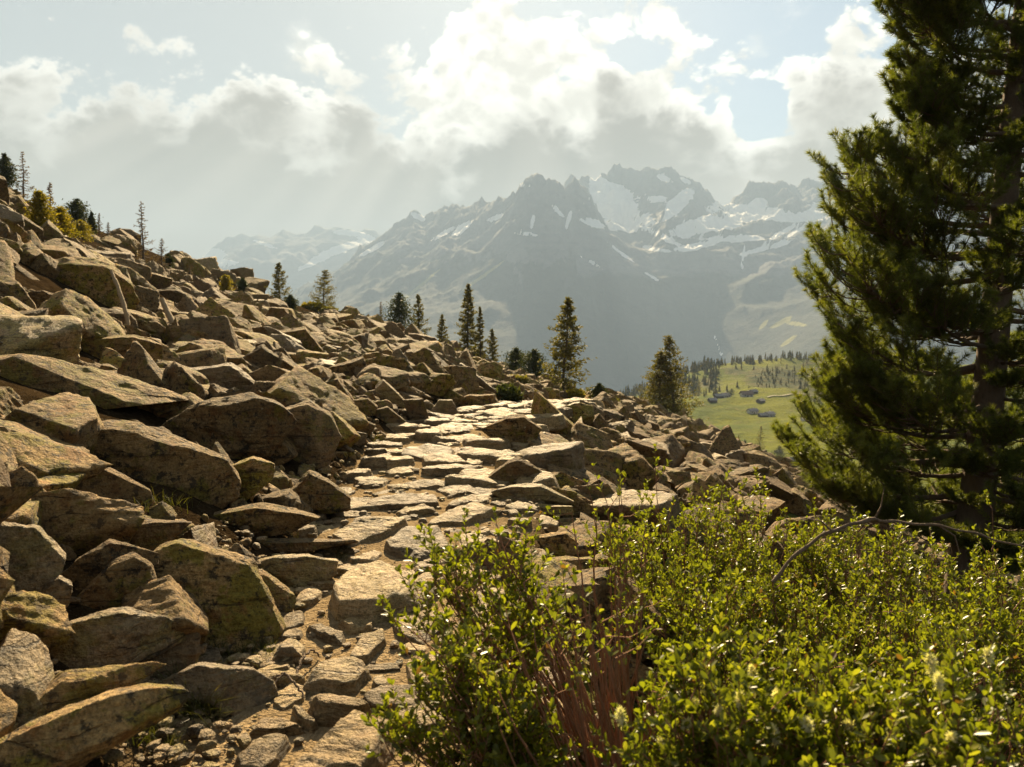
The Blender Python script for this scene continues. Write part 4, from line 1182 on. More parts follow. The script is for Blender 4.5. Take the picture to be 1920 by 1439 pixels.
# ------------------------------------------------------------------ path with its stones
FLAGS = [   # outlines of the larger path stones in the photograph, height above the path, crown
 ([(613, 1103), (660, 1053), (740, 1037), (853, 1070), (793, 1117), (693, 1140), (633, 1133)], .16, .12),
 ([(717, 1017), (760, 990), (827, 993), (847, 1020), (787, 1040), (727, 1027)], .12, .06),
 ([(653, 1050), (710, 1020), (720, 1033), (700, 1050), (660, 1060)], .08, .05),
 ([(623, 993), (693, 967), (760, 960), (767, 973), (713, 1000), (653, 1010)], .12, .08),
 ([(677, 937), (747, 925), (817, 927), (823, 940), (760, 947), (693, 947)], .10, .02),
 ([(750, 905), (807, 898), (857, 903), (827, 912), (777, 912)], .07, .01),
 ([(817, 917), (877, 910), (893, 917), (843, 930)], .06, .01),
 ([(790, 980), (847, 953), (893, 947), (953, 953), (960, 967), (873, 973), (813, 990)], .10, .03),
 ([(833, 950), (867, 930), (920, 927), (920, 940), (870, 947)], .07, .01),
 ([(740, 957), (787, 942), (820, 957), (773, 963)], .08, .04),
 ([(663, 900), (687, 885), (730, 900), (717, 910), (680, 910)], .06, .02),
 ([(563, 1273), (607, 1243), (670, 1230), (700, 1250), (673, 1277), (620, 1282)], .10, .03),
 ([(647, 1230), (673, 1193), (723, 1177), (727, 1193), (687, 1228)], .09, .02),
 ([(630, 1167), (663, 1153), (707, 1167), (703, 1180), (653, 1180)], .07, .04),
 ([(573, 1173), (607, 1170), (650, 1187), (643, 1203), (607, 1193)], .07, .03),
 ([(573, 1307), (607, 1282), (667, 1282), (693, 1310), (737, 1323), (720, 1340), (653, 1333), (607, 1350)], .12, .05),
 ([(533, 1427), (607, 1363), (687, 1320), (740, 1357), (720, 1403), (667, 1445), (553, 1460)], .14, .06),
 ([(457, 1377), (477, 1350), (547, 1345), (580, 1360), (553, 1370), (497, 1370)], .07, .01),
 ([(430, 1423), (463, 1390), (530, 1373), (563, 1380), (527, 1410), (507, 1440), (440, 1440)], .08, .02),
 ([(543, 1327), (573, 1325), (600, 1347), (587, 1360), (553, 1347)], .07, .02),
 ([(732, 1153), (773, 1147), (837, 1173), (797, 1203), (753, 1197), (740, 1183)], .07, .01),
 ([(693, 1277), (713, 1263), (733, 1273), (727, 1293), (703, 1287)], .06, .03),
 ([(513, 1300), (547, 1280), (577, 1290), (570, 1310), (530, 1330), (513, 1323)], .04, .01),
 ([(840, 1060), (900, 1040), (950, 1050), (940, 1080), (870, 1095)], .06, .01),
 ([(860, 1120), (930, 1100), (1000, 1130), (960, 1170), (880, 1165)], .05, .01),
 ([(1000, 1050), (1070, 1035), (1140, 1060), (1100, 1090), (1020, 1085)], .06, .01),
 ([(760, 1240), (820, 1220), (870, 1250), (830, 1290), (770, 1280)], .05, .01),
]


def slab_stone(poly, height, crown, rng, level):
    """poly: world (x, y) outline; a low stone with a slightly domed, split top"""
    P = np.asarray(poly, float); c = P.mean(0); P = P - c
    N, D = [], []
    for i in range(len(P)):
        a, b = P[i], P[(i + 1) % len(P)]; e = b - a; ln = np.hypot(*e)
        if ln < 1e-4: continue
        n = np.array((e[1], -e[0])) / ln
        if n @ (a + b) < 0: n = -n
        d = max(n @ a, .03)
        N.append((n[0], n[1], rng.uniform(.05, .45))); D.append(d * 1.04)
    sz = np.sqrt((P ** 2).sum(1).mean())
    for _ in range(2):
        N.append((rng.normal(0, .07), rng.normal(0, .07), 1)); D.append(height * rng.uniform(.85, 1.1))
    N.append((0, 0, -1)); D.append(.15)
    for _ in range(3):
        a = rng.uniform(0, 6.28); s = crown / (sz + .01) * 2.2 + .1
        N.append((math.cos(a) * s, math.sin(a) * s, 1)); D.append(height + sz * s * rng.uniform(.35, .75))
    N, D = np.array(N), np.array(D); l = np.linalg.norm(N, axis=1); N /= l[:, None]; D /= l
    dirs, Fc = ico(level)
    dd = dirs * np.array((1, 1, max(height / sz, .22))); dd /= np.linalg.norm(dd, axis=1)[:, None]
    V = dd * hull_shape(dd, N, D, rng.uniform(34, 60))[:, None]
    q = V * np.array((1, 1, 1.0)); s = rng.uniform(0, 60)
    k = rng.uniform(0, 3.14)
    Lx = np.stack([q[:, 0] * math.cos(k) + q[:, 1] * math.sin(k), (q[:, 1] * math.cos(k) - q[:, 0] * math.sin(k)) * 3.2, q[:, 2] * 4], 1)
    V[:, 2] += fbm(Lx * 3.2 + s, 4, .58) * min(.024, .16 * sz) + fbm(q * 9 + s, 3) * min(.012, .08 * sz)
    V[:, :2] *= (1 + fbm(q * 4 + s, 2) * .06)[:, None]
    return V, Fc, c


def build_path():
    # worn ribbon of sandy soil lying on the hillside
    ys = np.concatenate([np.linspace(-6, 30, 150), np.linspace(30.5, 62, 40)]); us = np.linspace(-1, 1, 13)
    Yg, Ug = np.meshgrid(ys, us, indexing='ij')
    w = np.interp(Yg, _wy, _ww) + fbm(np.stack([Yg * .9, Ug * 0, Ug * 0 + (Ug > 0) * 9], -1).reshape(-1, 3), 3).reshape(Yg.shape) * .14
    X = path_x(Yg) + Ug * w
    Z = ground(X, Yg) + .03 - .05 * Ug ** 4
    p = np.stack([X, Yg, X * 0], -1).reshape(-1, 3)
    Z += fbm(p * 4, 3).reshape(Z.shape) * .018
    me = make_mesh('path', np.stack([X, Yg, Z], -1).reshape(-1, 3), [grid_faces(*X.shape)], M_SOIL, {'path': np.ones(X.size), 'moss': np.zeros(X.size)})
    path = obj('path', me, kind='structure', label='rough stone-paved footpath running through the scree', cat='path')
    made = []
    for n, (poly, hgt, crown) in enumerate(FLAGS):
        rng = np.random.default_rng(300 + n)
        Q = []
        for px, py in poly:
            a, b = px_dir(px, py)
            t = (EYE - hgt * .8) / -b if b < 0 else 20
            for _ in range(3): t = (EYE - float(ground(a * t, t, False)) - hgt * .8) / -b
            Q.append((a * t, t))
        V, Fc, c = slab_stone(Q, hgt, crown, rng, 5 if n in (0, 1, 3, 15, 16) else 4)
        me = make_mesh('stone', V, [Fc], M_PALE, {'tint': np.full(len(V), rng.uniform(0, 1))})
        obj('stone', me, path, (c[0], c[1], float(ground(c[0], c[1], False))))
        made.append((c[0], c[1], np.sqrt(((np.array(Q) - c) ** 2).sum(1)).mean()))
    # smaller paving between and beyond them
    rng = np.random.default_rng(41)
    M = np.array(made); tries = 0; extra = []
    while tries < 14000 and len(extra) < 272:
        tries += 1
        y = 3.0 + 26 * rng.random() ** 1.25; w0 = np.interp(y, _wy, _ww)
        x = path_x(y) + rng.uniform(-1, 1) * w0 * (1.05 if y > 7 else 1.15)
        r = (rng.uniform(.15, .27) if len(extra) < 60 else rng.uniform(.06, .15)) if y < 7 else (rng.uniform(.25, .42) if len(extra) < 110 else rng.uniform(.12, .30))
        if y < 3.2 and x > 0: continue
        if np.any(np.hypot(M[:, 0] - x, M[:, 1] - y) < M[:, 2] * .76 + r * .72): continue
        if extra and np.any([math.hypot(e[0] - x, e[1] - y) < (e[2] + r) * .73 for e in extra]): continue
        extra.append((x, y, r))
    for x, y, r in extra:
        k = rng.integers(5, 8); a0 = rng.uniform(0, 6.28); st = rng.uniform(.7, 1.5)
        poly = [(x + r * st * rng.uniform(.8, 1.15) * math.cos(a0 + i * 6.283 / k), y + r / st ** .5 * rng.uniform(.8, 1.15) * math.sin(a0 + i * 6.283 / k)) for i in range(k)]
        hgt = rng.uniform(.02, .055) if y < 8 else rng.uniform(.03, .15)
        V, Fc, c = slab_stone(poly, hgt, hgt * .15, rng, 3 if y < 14 else 2)
        me = make_mesh('stone', V, [Fc], M_PALE, {'tint': np.full(len(V), rng.uniform(0, 1))})
        so = obj('stone', me, path, (c[0], c[1], float(ground(c[0], c[1], False)) + .01))
        so.rotation_euler = (rng.normal(0, .07), rng.normal(0, .07), 0)
    # pebbles
    Vs, Fs, T, nv = [], [], [], 0
    sh = [rand_rock(np.random.default_rng(900 + j), 1) for j in range(14)]
    for i in range(4200):
        y = 2.4 + 14 * rng.random() ** 2.2; w0 = np.interp(y, _wy, _ww) + .35
        x = path_x(y) + rng.uniform(-1, 1) * w0
        if i % 3 == 0 and y < 5.5: x = path_x(y) - w0 * rng.uniform(.4, 1.1)
        r = .004 + .022 * rng.random() ** 3.6 * (1 + y * .06)
        V, Fc = sh[rng.integers(14)]
        V = rot_z(V * np.array((r * rng.uniform(.8, 1.5), r, r * rng.uniform(.5, .8))), rng.uniform(0, 6.28))
        Vs.append(V + np.array((x, y, float(ground(x, y)) + .035 + r * .2))); Fs.append(Fc + nv); nv += len(V); T.append(np.full(len(V), rng.random()))
    me = make_mesh('gravel', np.concatenate(Vs), [np.concatenate(Fs)], M_FRESH, {'tint': np.concatenate(T)}, smooth=False)
    obj('gravel', me, kind='stuff', label='loose gravel and pebbles scattered along the path', cat='gravel')


build_path()


# ------------------------------------------------------------------ conifers of the hillside
def tufts(P, rng, size, up=.3, n=2, elong=1.0):
    """small pointed leaf sprays: n triangles per point"""
    P = np.repeat(np.asarray(P), n, 0); k = len(P)
    d = rng.normal(size=(k, 3)); d[:, 2] = d[:, 2] * .7 + up; d /= np.linalg.norm(d, axis=1)[:, None]
    s = rng.normal(size=(k, 3)); s = np.cross(d, s); s /= np.linalg.norm(s, axis=1)[:, None]
    L = size * rng.uniform(.6, 1.3, (k, 1))
    a, b, c = P - s * L * .26 / elong, P + s * L * .26 / elong, P + d * L
    V = np.stack([a, b, c], 1).reshape(-1, 3)
    return V, np.arange(len(V)).reshape(-1, 3), np.repeat(rng.random(k), 3)


def conifer(name, label, cat, base, H, W, kind, seed, group=None, trunks=1, lean=0.0):
    rng = np.random.default_rng(seed)
    mats = {'larch': M_LARCH, 'bare': M_RUST, 'dense': M_LARCH, 'pine': M_DARK, 'gold': M_GOLD}
    root = bpy.data.objects.new(name, None); COL.objects.link(root)
    root.location = base; root['label'] = label; root['category'] = cat
    if group: root['group'] = group
    T, pts = Tubes(), []
    for tr in range(trunks):
        off = np.array((0, 0, 0.)) if tr == 0 else np.array((-W * .14, W * .1, 0))
        h = H * (1 if tr == 0 else .82)
        s = np.linspace(0, 1, 9)
        bend = np.cumsum(rng.normal(0, .008, (9, 2)), 0) * h + s[:, None] * np.array([lean, 0]) * h
        ax = np.stack([bend[:, 0], bend[:, 1], s * h - .25 * (s == 0)], 1) + off
        r0 = .013 * h + .035
        T.add(ax, r0 * (1 - .93 * s) , 6)
        nb = {'larch': 62, 'bare': 50, 'dense': 95, 'pine': 60, 'gold': 80}[kind]
        h0 = {'larch': .10, 'bare': .10, 'dense': .05, 'pine': .10, 'gold': .03}[kind]
        ang = rng.uniform(0, 6.28)
        for b in range(nb):
            f = h0 + (1 - h0) * ((b + rng.random()) / nb) ** .9
            ang += 2.4 + rng.normal(0, .35)
            if kind == 'pine': prof = math.sin(min(1, (f + .12)) ** .8 * math.pi) ** .6 * .95 + .12
            elif kind == 'gold': prof = (1 - f) ** .55 * .95 + .08
            else: prof = (1 - f) ** .75 * 1.0 + .05
            L = W * .5 * prof * (rng.uniform(.35, 1.18) if kind != 'dense' else rng.uniform(.50, 1.12))
            o = np.array([np.interp(f, s, ax[:, i]) for i in range(3)])
            q = np.linspace(0, 1, 6)
            rise = {'larch': .02, 'bare': -.02, 'dense': -.08, 'pine': .30, 'gold': .12}[kind] + rng.normal(0, .09)
            zz = rise * q * L - .20 * L * np.sin(q * math.pi * .8) * (kind != 'pine') + .18 * L * q ** 3
            br = o + np.stack([math.cos(ang) * q * L, math.sin(ang) * q * L, zz], 1)
            T.add(br, np.linspace(.10 * r0 + .012, .010, 6) * (1.25 if kind == 'bare' else 1), 3)
            m = int({'larch': 15, 'bare': 6, 'dense': 15, 'pine': 14, 'gold': 12}[kind] * (.45 + prof))
            u = rng.uniform(.18, 1.0, m) ** .8
            p = np.stack([np.interp(u, q, br[:, i]) for i in range(3)], 1)
            sp = {'larch': .030, 'bare': .03, 'dense': .034, 'pine': .11, 'gold': .09}[kind] * W * (.4 + prof)
            p = np.repeat(p, 3, 0) + rng.normal(size=(m * 3, 3)) * np.array((sp, sp, sp * .5)); p[:, 2] -= sp * .3 * (kind != 'pine')
            pts.append(p)
    obj('trunk', T.mesh('trunk', M_FARBARK), root)
    P = np.concatenate(pts)
    size = {'larch': .036, 'bare': .030, 'dense': .038, 'pine': .050, 'gold': .044}[kind] * H ** .5 * 1.05
    V, Fc, t = tufts(P, rng, size * 1.6, .15 if kind != 'pine' else .5, 2 if kind != 'bare' else 1, 1.0)
    c = obj('crown', make_mesh('crown', V, [Fc], mats[kind], {'tint': t}, smooth=False), root)
    return root


def sky_depth(px, lo=22, hi=105):
    a, b = px_dir(px, 600)
    t = np.arange(lo, hi, .5)
    return float(t[np.argmax((ground(a * t, t, False) - EYE) / t)])


def build_trees():
    for n, (nm, px, top, w, kind, Y, label) in enumerate(TREES):
        Y = Y or min(hit(px, BASES[n], 105, 14) or 200, sky_depth(px))
        a, _ = px_dir(px, top)
        x = a * Y; z = float(ground(x, Y)); zt = at(px, top, Y)[2]
        H = max(zt - z, 1.2)
        conifer(nm + '_tree', label, 'tree', (x, Y, z - .1), H, w * Y / F, kind, 700 + n, 'conifers on the hillside', 2 if px == 1263 else 1, .05 if px == 604 else 0)


build_trees()


def bush(name, label, px, py, w, h, mat, seed, Y=None, group='low bushes on the scree'):
    rng = np.random.default_rng(seed)
    Y = Y or hit(px, py + h / 2) or sky_depth(px)
    c = at(px, py, Y); R, Hh = w / 2 * Y / F, h / 2 * Y / F
    k = int(260 + w * 6)
    d = rng.normal(size=(k, 3)); d /= np.linalg.norm(d, axis=1)[:, None]
    r = rng.uniform(.35, 1.0, (k, 1)) ** .6 * (1 + .3 * perlin(d * 2.2 + seed))[:, None]
    root = bpy.data.objects.new(name, None); COL.objects.link(root)
    root.location = c - np.array((0, 0, Hh)); root['label'] = label; root['category'] = 'bush'; root['group'] = group
    P = d * r * np.array((R, R, Hh)) + np.array((0, 0, Hh))
    V, Fc, t = tufts(P, rng, .16 * (Y / 40) ** .5 * 1.3, .5, 3)
    obj('foliage', make_mesh('foliage', V, [Fc], mat, {'tint': t}, smooth=False), root)
    T = Tubes()
    for i in range(9):
        e = P[rng.integers(k)]; T.add([(0, 0, -.1), e * .5 + rng.normal(0, .05, 3), e], [.03, .02, .008], 4)
    obj('stem', T.mesh('stem', M_FARBARK), root)


for n, q in enumerate([
        ('green_bush', 'round dark green bush on the bank left of the far path', 948, 743, 64, 34, M_DARK),
        ('green_bush', 'low yellow green bush on the bank above the dark green bush', 922, 709, 44, 16, M_LARCH),
        ('green_bush', 'small grassy green bush right of the yellow green one', 968, 716, 40, 16, M_LARCH),
        ('green_bush', 'bright green bush at the foot of the large lone larch', 1078, 742, 34, 20, M_GOLD),
        ('green_bush', 'leafy green bush under the wide spreading larch', 585, 578, 44, 22, M_GOLD),
        ('green_bush', 'darker green bush right under the spreading larch trunk', 617, 585, 34, 18, M_LARCH),
        ('green_bush', 'low green shrub right of the little spruce by the far path', 1150, 762, 40, 22, M_LARCH),
        ('green_bush', 'low dark bush at the foot of the shorter bare larch', 296, 497, 30, 12, M_DARK),
        ('green_bush', 'brownish low bush at the foot of the tall thin larch', 250, 488, 40, 18, M_RUST)]):
    bush(*q, 40 + n, Y=sky_depth(q[2]) - 3 if q[2] < 640 else None)


# ------------------------------------------------------------------ the spur: forest, trees and the hamlet
def build_forest():
    rng = np.random.default_rng(5); Vs, Fs, T, nv = [], [], [], 0
    def add(px, py, hp):
        nonlocal nv
        b = on_meadow(px, py); H = hp * b[1] / F * rng.uniform(.7, 1.3); Rr = H * rng.uniform(.16, .26)
        for l in range(4):
            z0, z1, r = H * (.08 + .22 * l), H * (.45 + .19 * l), Rr * (1 - .21 * l)
            k = 7; a = np.arange(k) * 6.283 / k + rng.uniform(0, 6)
            ring = np.stack([np.cos(a) * r * rng.uniform(.5, 1.3, k), np.sin(a) * r * rng.uniform(.5, 1.3, k), z0 + rng.uniform(-.06, .06, k) * H], 1)
            V = np.concatenate([ring, [[0, 0, z1]]]) + b
            F_ = np.array([(i, (i + 1) % k, k) for i in range(k)]); Vs.append(V); Fs.append(F_ + nv); nv += len(V); T.append(np.full(len(V), rng.random()))
    for i in range(230):
        px = rng.uniform(1150, 1640); add(px, np.interp(px, [1150, 1200, 1250, 1300, 1380, 1460, 1640], [752, 733, 708, 692, 677, 671, 671]) + rng.uniform(0, 8), 12)
    for i in range(260):
        px = 1150 + 200 * rng.random(); add(px, np.interp(px, [1150, 1200, 1250, 1300, 1350], [752, 733, 708, 692, 683]) + rng.uniform(0, 1) ** 1.4 * 46, 17)
    for i in range(110): add(rng.normal(1470, 48), rng.normal(706, 13), 9)
    for i in range(90): add(rng.uniform(1500, 1700), rng.uniform(690, 800), 16)
    for i in range(26): add(rng.normal(1320, 26), rng.normal(735, 10), 13)
    for i in range(14): add(rng.normal(1385, 30), rng.normal(848, 10), 16)
    me = make_mesh('forest', np.concatenate(Vs), [np.concatenate(Fs)], M_LARCH, {'tint': np.concatenate(T)}, smooth=False)
    obj('forest', me, kind='stuff', label='distant larch forest along the crest of the green spur', cat='forest')


build_forest()
for n, (px, base, top, w, kind, lab) in enumerate([
        (1428, 858, 800, 34, 'larch', 'thin feathery larch on the meadow behind the scree rim'),
        (1384, 862, 815, 36, 'gold', 'pale green larch at the meadow foot left of the feathery larch'),
        (1466, 865, 832, 26, 'pine', 'small dark conifer next to the lowest hut'),
        (1373, 747, 732, 13, 'pine', 'dark little tree at the right of the upper hut cluster'),
        (1352, 872, 842, 30, 'gold', 'bushy young larch rising just behind the scree rim'),
        (1215, 770, 735, 26, 'larch', 'small larch left of the twin trunked larch'),
        (1185, 790, 758, 18, 'pine', 'small dark fir below the rim left of the twin trunked larch'),
        (1312, 745, 712, 22, 'larch', 'yellowish larch right of the twin trunked larch on the spur')]):
    b = on_meadow(px, base)
    conifer('larch_tree' if kind != 'pine' else 'fir_tree', lab, 'tree', b, (base - top) * b[1] / F, w * b[1] / F, kind, 900 + n, 'trees on the meadow')


def flat_mat(name, c, rough=.9):
    m, nt, bs = new_mat(name); geo = nt.nodes.new('ShaderNodeNewGeometry')
    n1 = noise(nt, geo.outputs['Position'], .9, 4, .65)
    nt.links.new(mix(nt, n1.ramp(.3, .7), c, tuple(x * .6 for x in c)), bs.inputs['Base Color']); bs.inputs['Roughness'].default_value = rough
    return m


M_WALLW, M_WOOD, M_SLATE, M_GLASS = flat_mat('whitewashed_wall', (.55, .51, .45)), flat_mat('dark_timber', (.10, .065, .04)), flat_mat('stone_slab_roof', (.27, .24, .22)), flat_mat('dark_window', (.03, .03, .035), .3)
M_ROOFR = flat_mat('brown_roof', (.19, .12, .085))


def box(x0, x1, y0, y1, z0, z1):
    V = [(x, y, z) for z in (z0, z1) for y in (y0, y1) for x in (x0, x1)]
    return V, [(0, 2, 3, 1), (4, 5, 7, 6), (0, 1, 5, 4), (2, 6, 7, 3), (0, 4, 6, 2), (1, 3, 7, 5)]


def solid(name, parts, mat, parent):
    V, Fq, n = [], [], 0
    for v, f in parts: V += list(v); Fq += [tuple(i + n for i in q) for q in f]; n += len(v)
    return obj(name, make_mesh(name, V, [np.array([q for q in Fq if len(q) == 4]).reshape(-1, 4), np.array([q for q in Fq if len(q) == 3]).reshape(-1, 3)], mat, smooth=False), parent)


def hut(px, py, wpx, yaw, wall, roofm, label):
    b = on_meadow(px, py); s = .85 * wpx * b[1] / F
    root = bpy.data.objects.new('alpine_hut', None); COL.objects.link(root)
    root.location = b - np.array((0, 0, .4)); root.rotation_euler = (0, 0, yaw)
    root['label'] = label; root['category'] = 'hut'; root['group'] = 'stone huts of the hamlet'
    L, Wd, h, g = s * .5, s * .36, s * .30, s * .22
    v, f = box(-L, L, -Wd, Wd, -1.2, h)
    gv = [(-L, -Wd, h), (-L, Wd, h), (-L, 0, h + g), (L, -Wd, h), (L, Wd, h), (L, 0, h + g)]
    solid('wall', [(v, f), (gv, [(0, 2, 1), (3, 4, 5)])], wall, root)
    e, th = s * .08, s * .045
    rp = []
    for sg in (-1, 1):
        y0, z0 = sg * (Wd + e), h - e * g / Wd
        rp.append(([(-L - e, y0, z0 + .02), (L + e, y0, z0 + .02), (L + e, 0, h + g + .03), (-L - e, 0, h + g + .03),
                    (-L - e, y0, z0 + th), (L + e, y0, z0 + th), (L + e, 0, h + g + th * 1.3), (-L - e, 0, h + g + th * 1.3)],
                   [(0, 3, 2, 1), (4, 5, 6, 7), (0, 1, 5, 4), (1, 2, 6, 5), (3, 0, 4, 7)]))
    solid('roof', rp, roofm, root)
    solid('chimney', [box(L * .3, L * .5, Wd * .25, Wd * .5, h, h + g * 1.5)], M_WALLW, root)
    solid('door', [box(-L * .15, L * .12, -Wd - .06, -Wd + .02, -.4, h * .62)], M_WOOD, root)
    for x in (-.62, .5): solid('window', [box(L * x, L * (x + .22), -Wd - .05, -Wd + .02, h * .38, h * .75)], M_GLASS, root)


for q in [(1337, 757, 17, .3, M_WOOD, M_SLATE, 'small dark hut at the left end of the upper cluster'),
          (1349, 750, 18, .2, M_WOOD, M_SLATE, 'dark hut second from the left in the upper cluster'),
          (1361, 748, 19, .5, M_WALLW, M_SLATE, 'white walled hut with grey roof beside the dark little tree'),
          (1401, 745, 24, .1, M_WALLW, M_ROOFR, 'long white hut with brownish roof right of the dark little tree'),
          (1414, 741, 16, .4, M_WOOD, M_SLATE, 'low hut behind the long white hut'),
          (1428, 752, 16, .6, M_WOOD, M_SLATE, 'brown hut near the start of the meadow road'),
          (1413, 770, 20, .3, M_WALLW, M_SLATE, 'grey stone hut standing alone in the middle meadow'),
          (1433, 775, 18, .2, M_WOOD, M_SLATE, 'dark hut on the left of the middle pair'),
          (1445, 774, 20, .5, M_WALLW, M_SLATE, 'pale hut on the right of the middle pair'),
          (1463, 850, 15, .7, M_WALLW, M_SLATE, 'lowest hut with pale gable close to the stone pine'),
          (1494, 862, 22, .1, M_WALLW, M_SLATE, 'hut with pale roof half hidden by pine branches'),
          (1516, 798, 22, .3, M_WALLW, M_SLATE, 'stone hut glimpsed behind the lower pine branches'),
          (1517, 752, 18, .3, M_WALLW, M_ROOFR, 'house at the far end of the meadow road')]:
    hut(*q)


def build_road():
    P = [on_meadow(px, py) + np.array((0, 0, .5)) for px, py in zip(np.linspace(1440, 1620, 40), np.interp(np.linspace(0, 1, 40), [0, .3, 1], [747, 744, 745]))]
    P = np.array(P); V = np.concatenate([P - [0, 1.1, 0], P + [0, 1.1, .1]])
    n = len(P); Fq = np.array([(i, i + 1, n + i + 1, n + i) for i in range(n - 1)])
    obj('road', make_mesh('road', V, [Fq], flat_mat('gravel_road', (.22, .19, .14))), kind='structure', label='narrow pale road crossing the meadow', cat='road')


build_road()


# ------------------------------------------------------------------ the big stone pine on the right
def needle_points(P, D, rng, per, length, width):
    k = len(P) * per
    P = np.repeat(P, per, 0) + rng.normal(size=(k, 3)) * .008; D = np.repeat(D, per, 0)
    r = rng.normal(size=(k, 3)); r -= (r * D).sum(1, keepdims=True) * D; r /= np.linalg.norm(r, axis=1)[:, None]
    d = D * rng.uniform(.25, 1.0, (k, 1)) + r * rng.uniform(.45, .95, (k, 1)); d /= np.linalg.norm(d, axis=1)[:, None]
    s = np.cross(d, rng.normal(size=(k, 3))); s /= np.linalg.norm(s, axis=1)[:, None]
    L = length * rng.uniform(.7, 1.2, (k, 1))
    V = np.stack([P - s * width, P + s * width, P + d * L], 1).reshape(-1, 3)
    return V, np.arange(len(V)).reshape(-1, 3)


def pine_branch(L, seed):
    rng = np.random.default_rng(seed); T = Tubes(); NP, ND, NT = [], [], []
    s = np.linspace(0, 1, 9)
    ph = rng.uniform(0, 6)
    main = np.stack([s * L, .06 * L * np.sin(s * 3 + ph), -.10 * L * np.sin(s * math.pi) + .20 * L * s ** 2.6], 1)
    T.add(main, np.linspace(.020 + .012 * L, .006, 9), 6)

    def leafy(pts, u0):
        seg = np.linalg.norm(np.diff(pts, axis=0), axis=1); c = np.concatenate([[0], np.cumsum(seg)]); tot = c[-1]
        u = np.append(np.arange(u0 * tot, tot, .034), [tot, tot, tot])
        p = np.stack([np.interp(u, c, pts[:, i]) for i in range(3)], 1)
        t = np.gradient(pts, axis=0); d = np.stack([np.interp(u, c, t[:, i]) for i in range(3)], 1); d /= np.linalg.norm(d, axis=1)[:, None]
        NP.append(p); ND.append(d); NT.append(np.clip(np.full(len(p), rng.uniform(0, .75)) + .35 * (u / tot - .6), 0, 1))
    leafy(main, .72)
    for b in range(int(9 + 8 * L)):
        f = rng.uniform(.22, .97); o = np.array([np.interp(f, s, main[:, i]) for i in range(3)])
        sd = 1 if b % 2 else -1; a = sd * rng.uniform(.45, 1.15); l = L * (.16 + .36 * (1 - f) ** .8) * rng.uniform(.6, 1.15) + .10
        q = np.linspace(0, 1, 6); up = rng.uniform(-.05, .35)
        sub = o + np.stack([q * l * math.cos(a), q * l * math.sin(a), l * (up * q + .38 * q ** 2.5 - .12 * np.sin(q * 3.1))], 1)
        T.add(sub, np.linspace(.011, .004, 6), 4); leafy(sub, rng.uniform(.42, .62))
        for k in range(rng.integers(2, 5)):
            g = rng.uniform(.3, .95); o2 = np.array([np.interp(g, q, sub[:, i]) for i in range(3)])
            a2 = a + rng.choice([-1, 1]) * rng.uniform(.4, 1.0); l2 = rng.uniform(.12, .30); q2 = np.linspace(0, 1, 4)
            tw = o2 + np.stack([q2 * l2 * math.cos(a2), q2 * l2 * math.sin(a2), l2 * (.25 * q2 + .5 * q2 ** 2)], 1)
            T.add(tw, np.linspace(.006, .003, 4), 3); leafy(tw, .35)
    NP, ND, NT = np.concatenate(NP), np.concatenate(ND), np.concatenate(NT)
    per = 16
    V, Fc = needle_points(NP, ND, rng, per, .092, .0030)
    t = np.repeat(np.clip(np.repeat(NT, per) + rng.normal(0, .10, len(NT) * per), 0, 1), 3)
    return T.mesh('branch', M_BARK), make_mesh('needles', V, [Fc], M_PINE, {'tint': t}, smooth=False)


